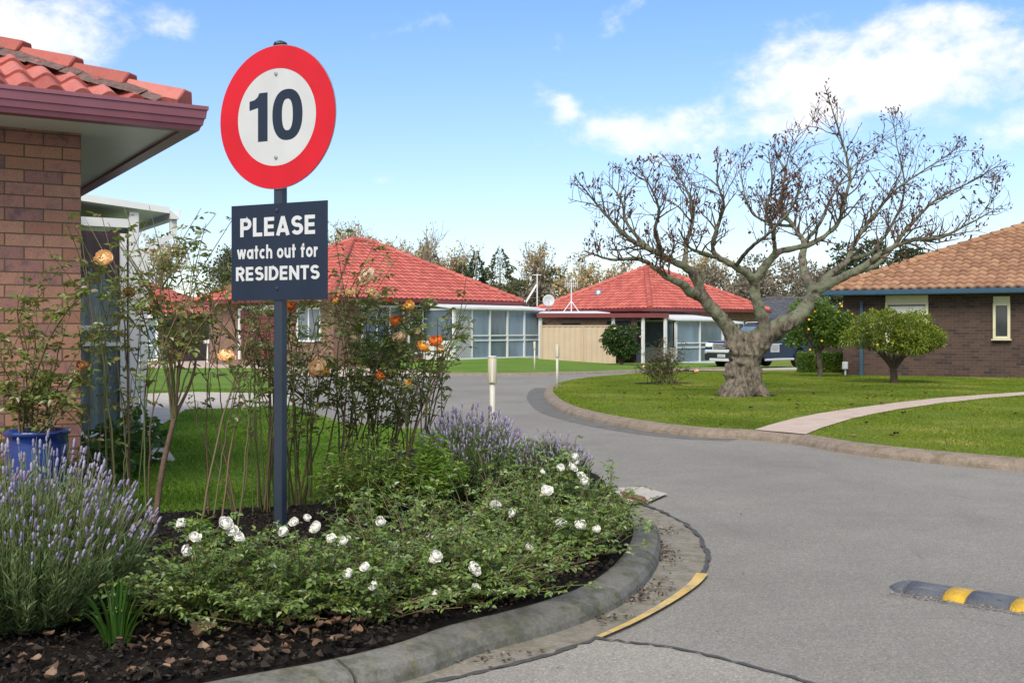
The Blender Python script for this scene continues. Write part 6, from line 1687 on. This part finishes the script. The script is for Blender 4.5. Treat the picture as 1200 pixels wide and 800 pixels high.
for b_ in [(60, 25, 130, 45, 1.1), (-80, 90, 160, 60, .7), (215, 30, 40, 22, .45), (40, 110, 150, 50, .45), (780, 152, 85, 30, 1.0), (900, 120, 90, 55, 1.05), (960, 85, 100, 50, 1.0), (1060, 95, 90, 40, .85), (1110, 20, 60, 26, .8), (1000, 60, 60, 30, .6), (1180, 55, 60, 30, .5), (1185, 155, 50, 20, .62), (662, 128, 18, 20, .72), (630, 105, 16, 14, .35), (785, 90, 14, 10, .45),
           (445, 212, 26, 14, .5), (505, 198, 22, 10, .35), (1420, 90, 200, 90, .9), (-500, 60, 300, 120, .8)]:
    v = blob(*b_); tot = v if tot is None else mth('ADD', tot, v)
over = mth('MULTIPLY', mth('SUBTRACT', mth('MAXIMUM', el, mth('MULTIPLY', mth('SUBTRACT', mth('ABSOLUTE', az), .75), .8)), .42), 1.6, True)  # bright cloud cover added above and behind the view as neutral fill
tot = mth('ADD', tot, mth('MULTIPLY', over, 1.1))
dens = mth('ADD', mth('MULTIPLY', mth('MINIMUM', tot, 1.1), .60), mth('ADD', mth('MULTIPLY', mth('SUBTRACT', n1, .5), 1.9), mth('MULTIPLY', mth('SUBTRACT', n2, .5), 1.0)))
cr = N('ValToRGB'); nt.links.new(dens, cr.inputs[0]); e_ = cr.color_ramp.elements; e_[0].position = .26; e_[0].color = (0, 0, 0, 1); e_[1].position = .85; e_[1].color = (1, 1, 1, 1)
cr.color_ramp.interpolation = 'EASE'
# thin veil low in the sky
veil = mth('MULTIPLY', mth('POWER', mth('SUBTRACT', 1, mth('MULTIPLY', mth('ABSOLUTE', el), 2.4), True), 2.0), .2)
shade = N('ValToRGB'); nt.links.new(mth('ADD', mth('MULTIPLY', n2, .5), mth('MULTIPLY', n1, .5)), shade.inputs[0])
s_ = shade.color_ramp.elements; s_[0].position = .35; s_[0].color = (.93, .93, .98, 1); s_[1].position = .6; s_[1].color = (1.0, .985, .975, 1)
CLOUD = 6.4
def mixc(f, a, b, mode='MIX'):
    n = N('MixRGB', blend_type=mode)
    for i, v in enumerate((f, a, b)):
        if isinstance(v, bpy.types.NodeSocket): nt.links.new(v, n.inputs[i])
        elif hasattr(v, '__len__'): n.inputs[i].default_value = (*v, 1)
        else: n.inputs[i].default_value = v
    return n.outputs[0]
skyc = mixc(1, sky.outputs[0], mixc(mth('MULTIPLY', mth('ABSOLUTE', el), 3.2, True), (.88, .875, .94), SKY_TINT), 'MULTIPLY')
base = mixc(veil, skyc, (CLOUD * .93, CLOUD * .95, CLOUD * .965))
cl = mixc(1, shade.outputs[0], (CLOUD,) * 3, 'MULTIPLY')
fin = mixc(mth('MULTIPLY', cr.outputs[0], .97), base, cl)
bg = N('Background'); nt.links.new(fin, bg.inputs[0]); bg.inputs[1].default_value = SKY_STRENGTH
ow = N('OutputWorld'); nt.links.new(bg.outputs[0], ow.inputs[0])
sd = bpy.data.lights.new('Sun', 'SUN'); sd.energy = SUN_POWER; sd.angle = R(SUN_ANGLE); sd.color = (1.0, .90, .77)
so = bpy.data.objects.new('Sun', sd); COL.objects.link(so)
dv = Vector((math.sin(SUN_AZ) * math.cos(SUN_EL), math.cos(SUN_AZ) * math.cos(SUN_EL), math.sin(SUN_EL)))
so.rotation_euler = dv.to_track_quat('Z', 'Y').to_euler()
cam = bpy.data.cameras.new('Camera'); cam.sensor_width = 36; cam.lens = 36 * F / 1200; cam.clip_end = 5000; cam.clip_start = .05
cam.shift_y = -(400 - HY) / 1200
co = bpy.data.objects.new('Camera', cam); COL.objects.link(co); co.location = (0, 0, CZ); co.rotation_euler = (PI / 2, 0, 0); SC.camera = co
vs = SC.view_settings
SC.display_settings.display_device = 'sRGB'
vs.view_transform = 'Standard'; vs.look = 'None'; vs.gamma = 1; vs.exposure = EXPOSURE; vs.use_curve_mapping = False
SC.cycles.use_denoising = True
SC.cycles.max_bounces = 6; SC.cycles.transparent_max_bounces = 12
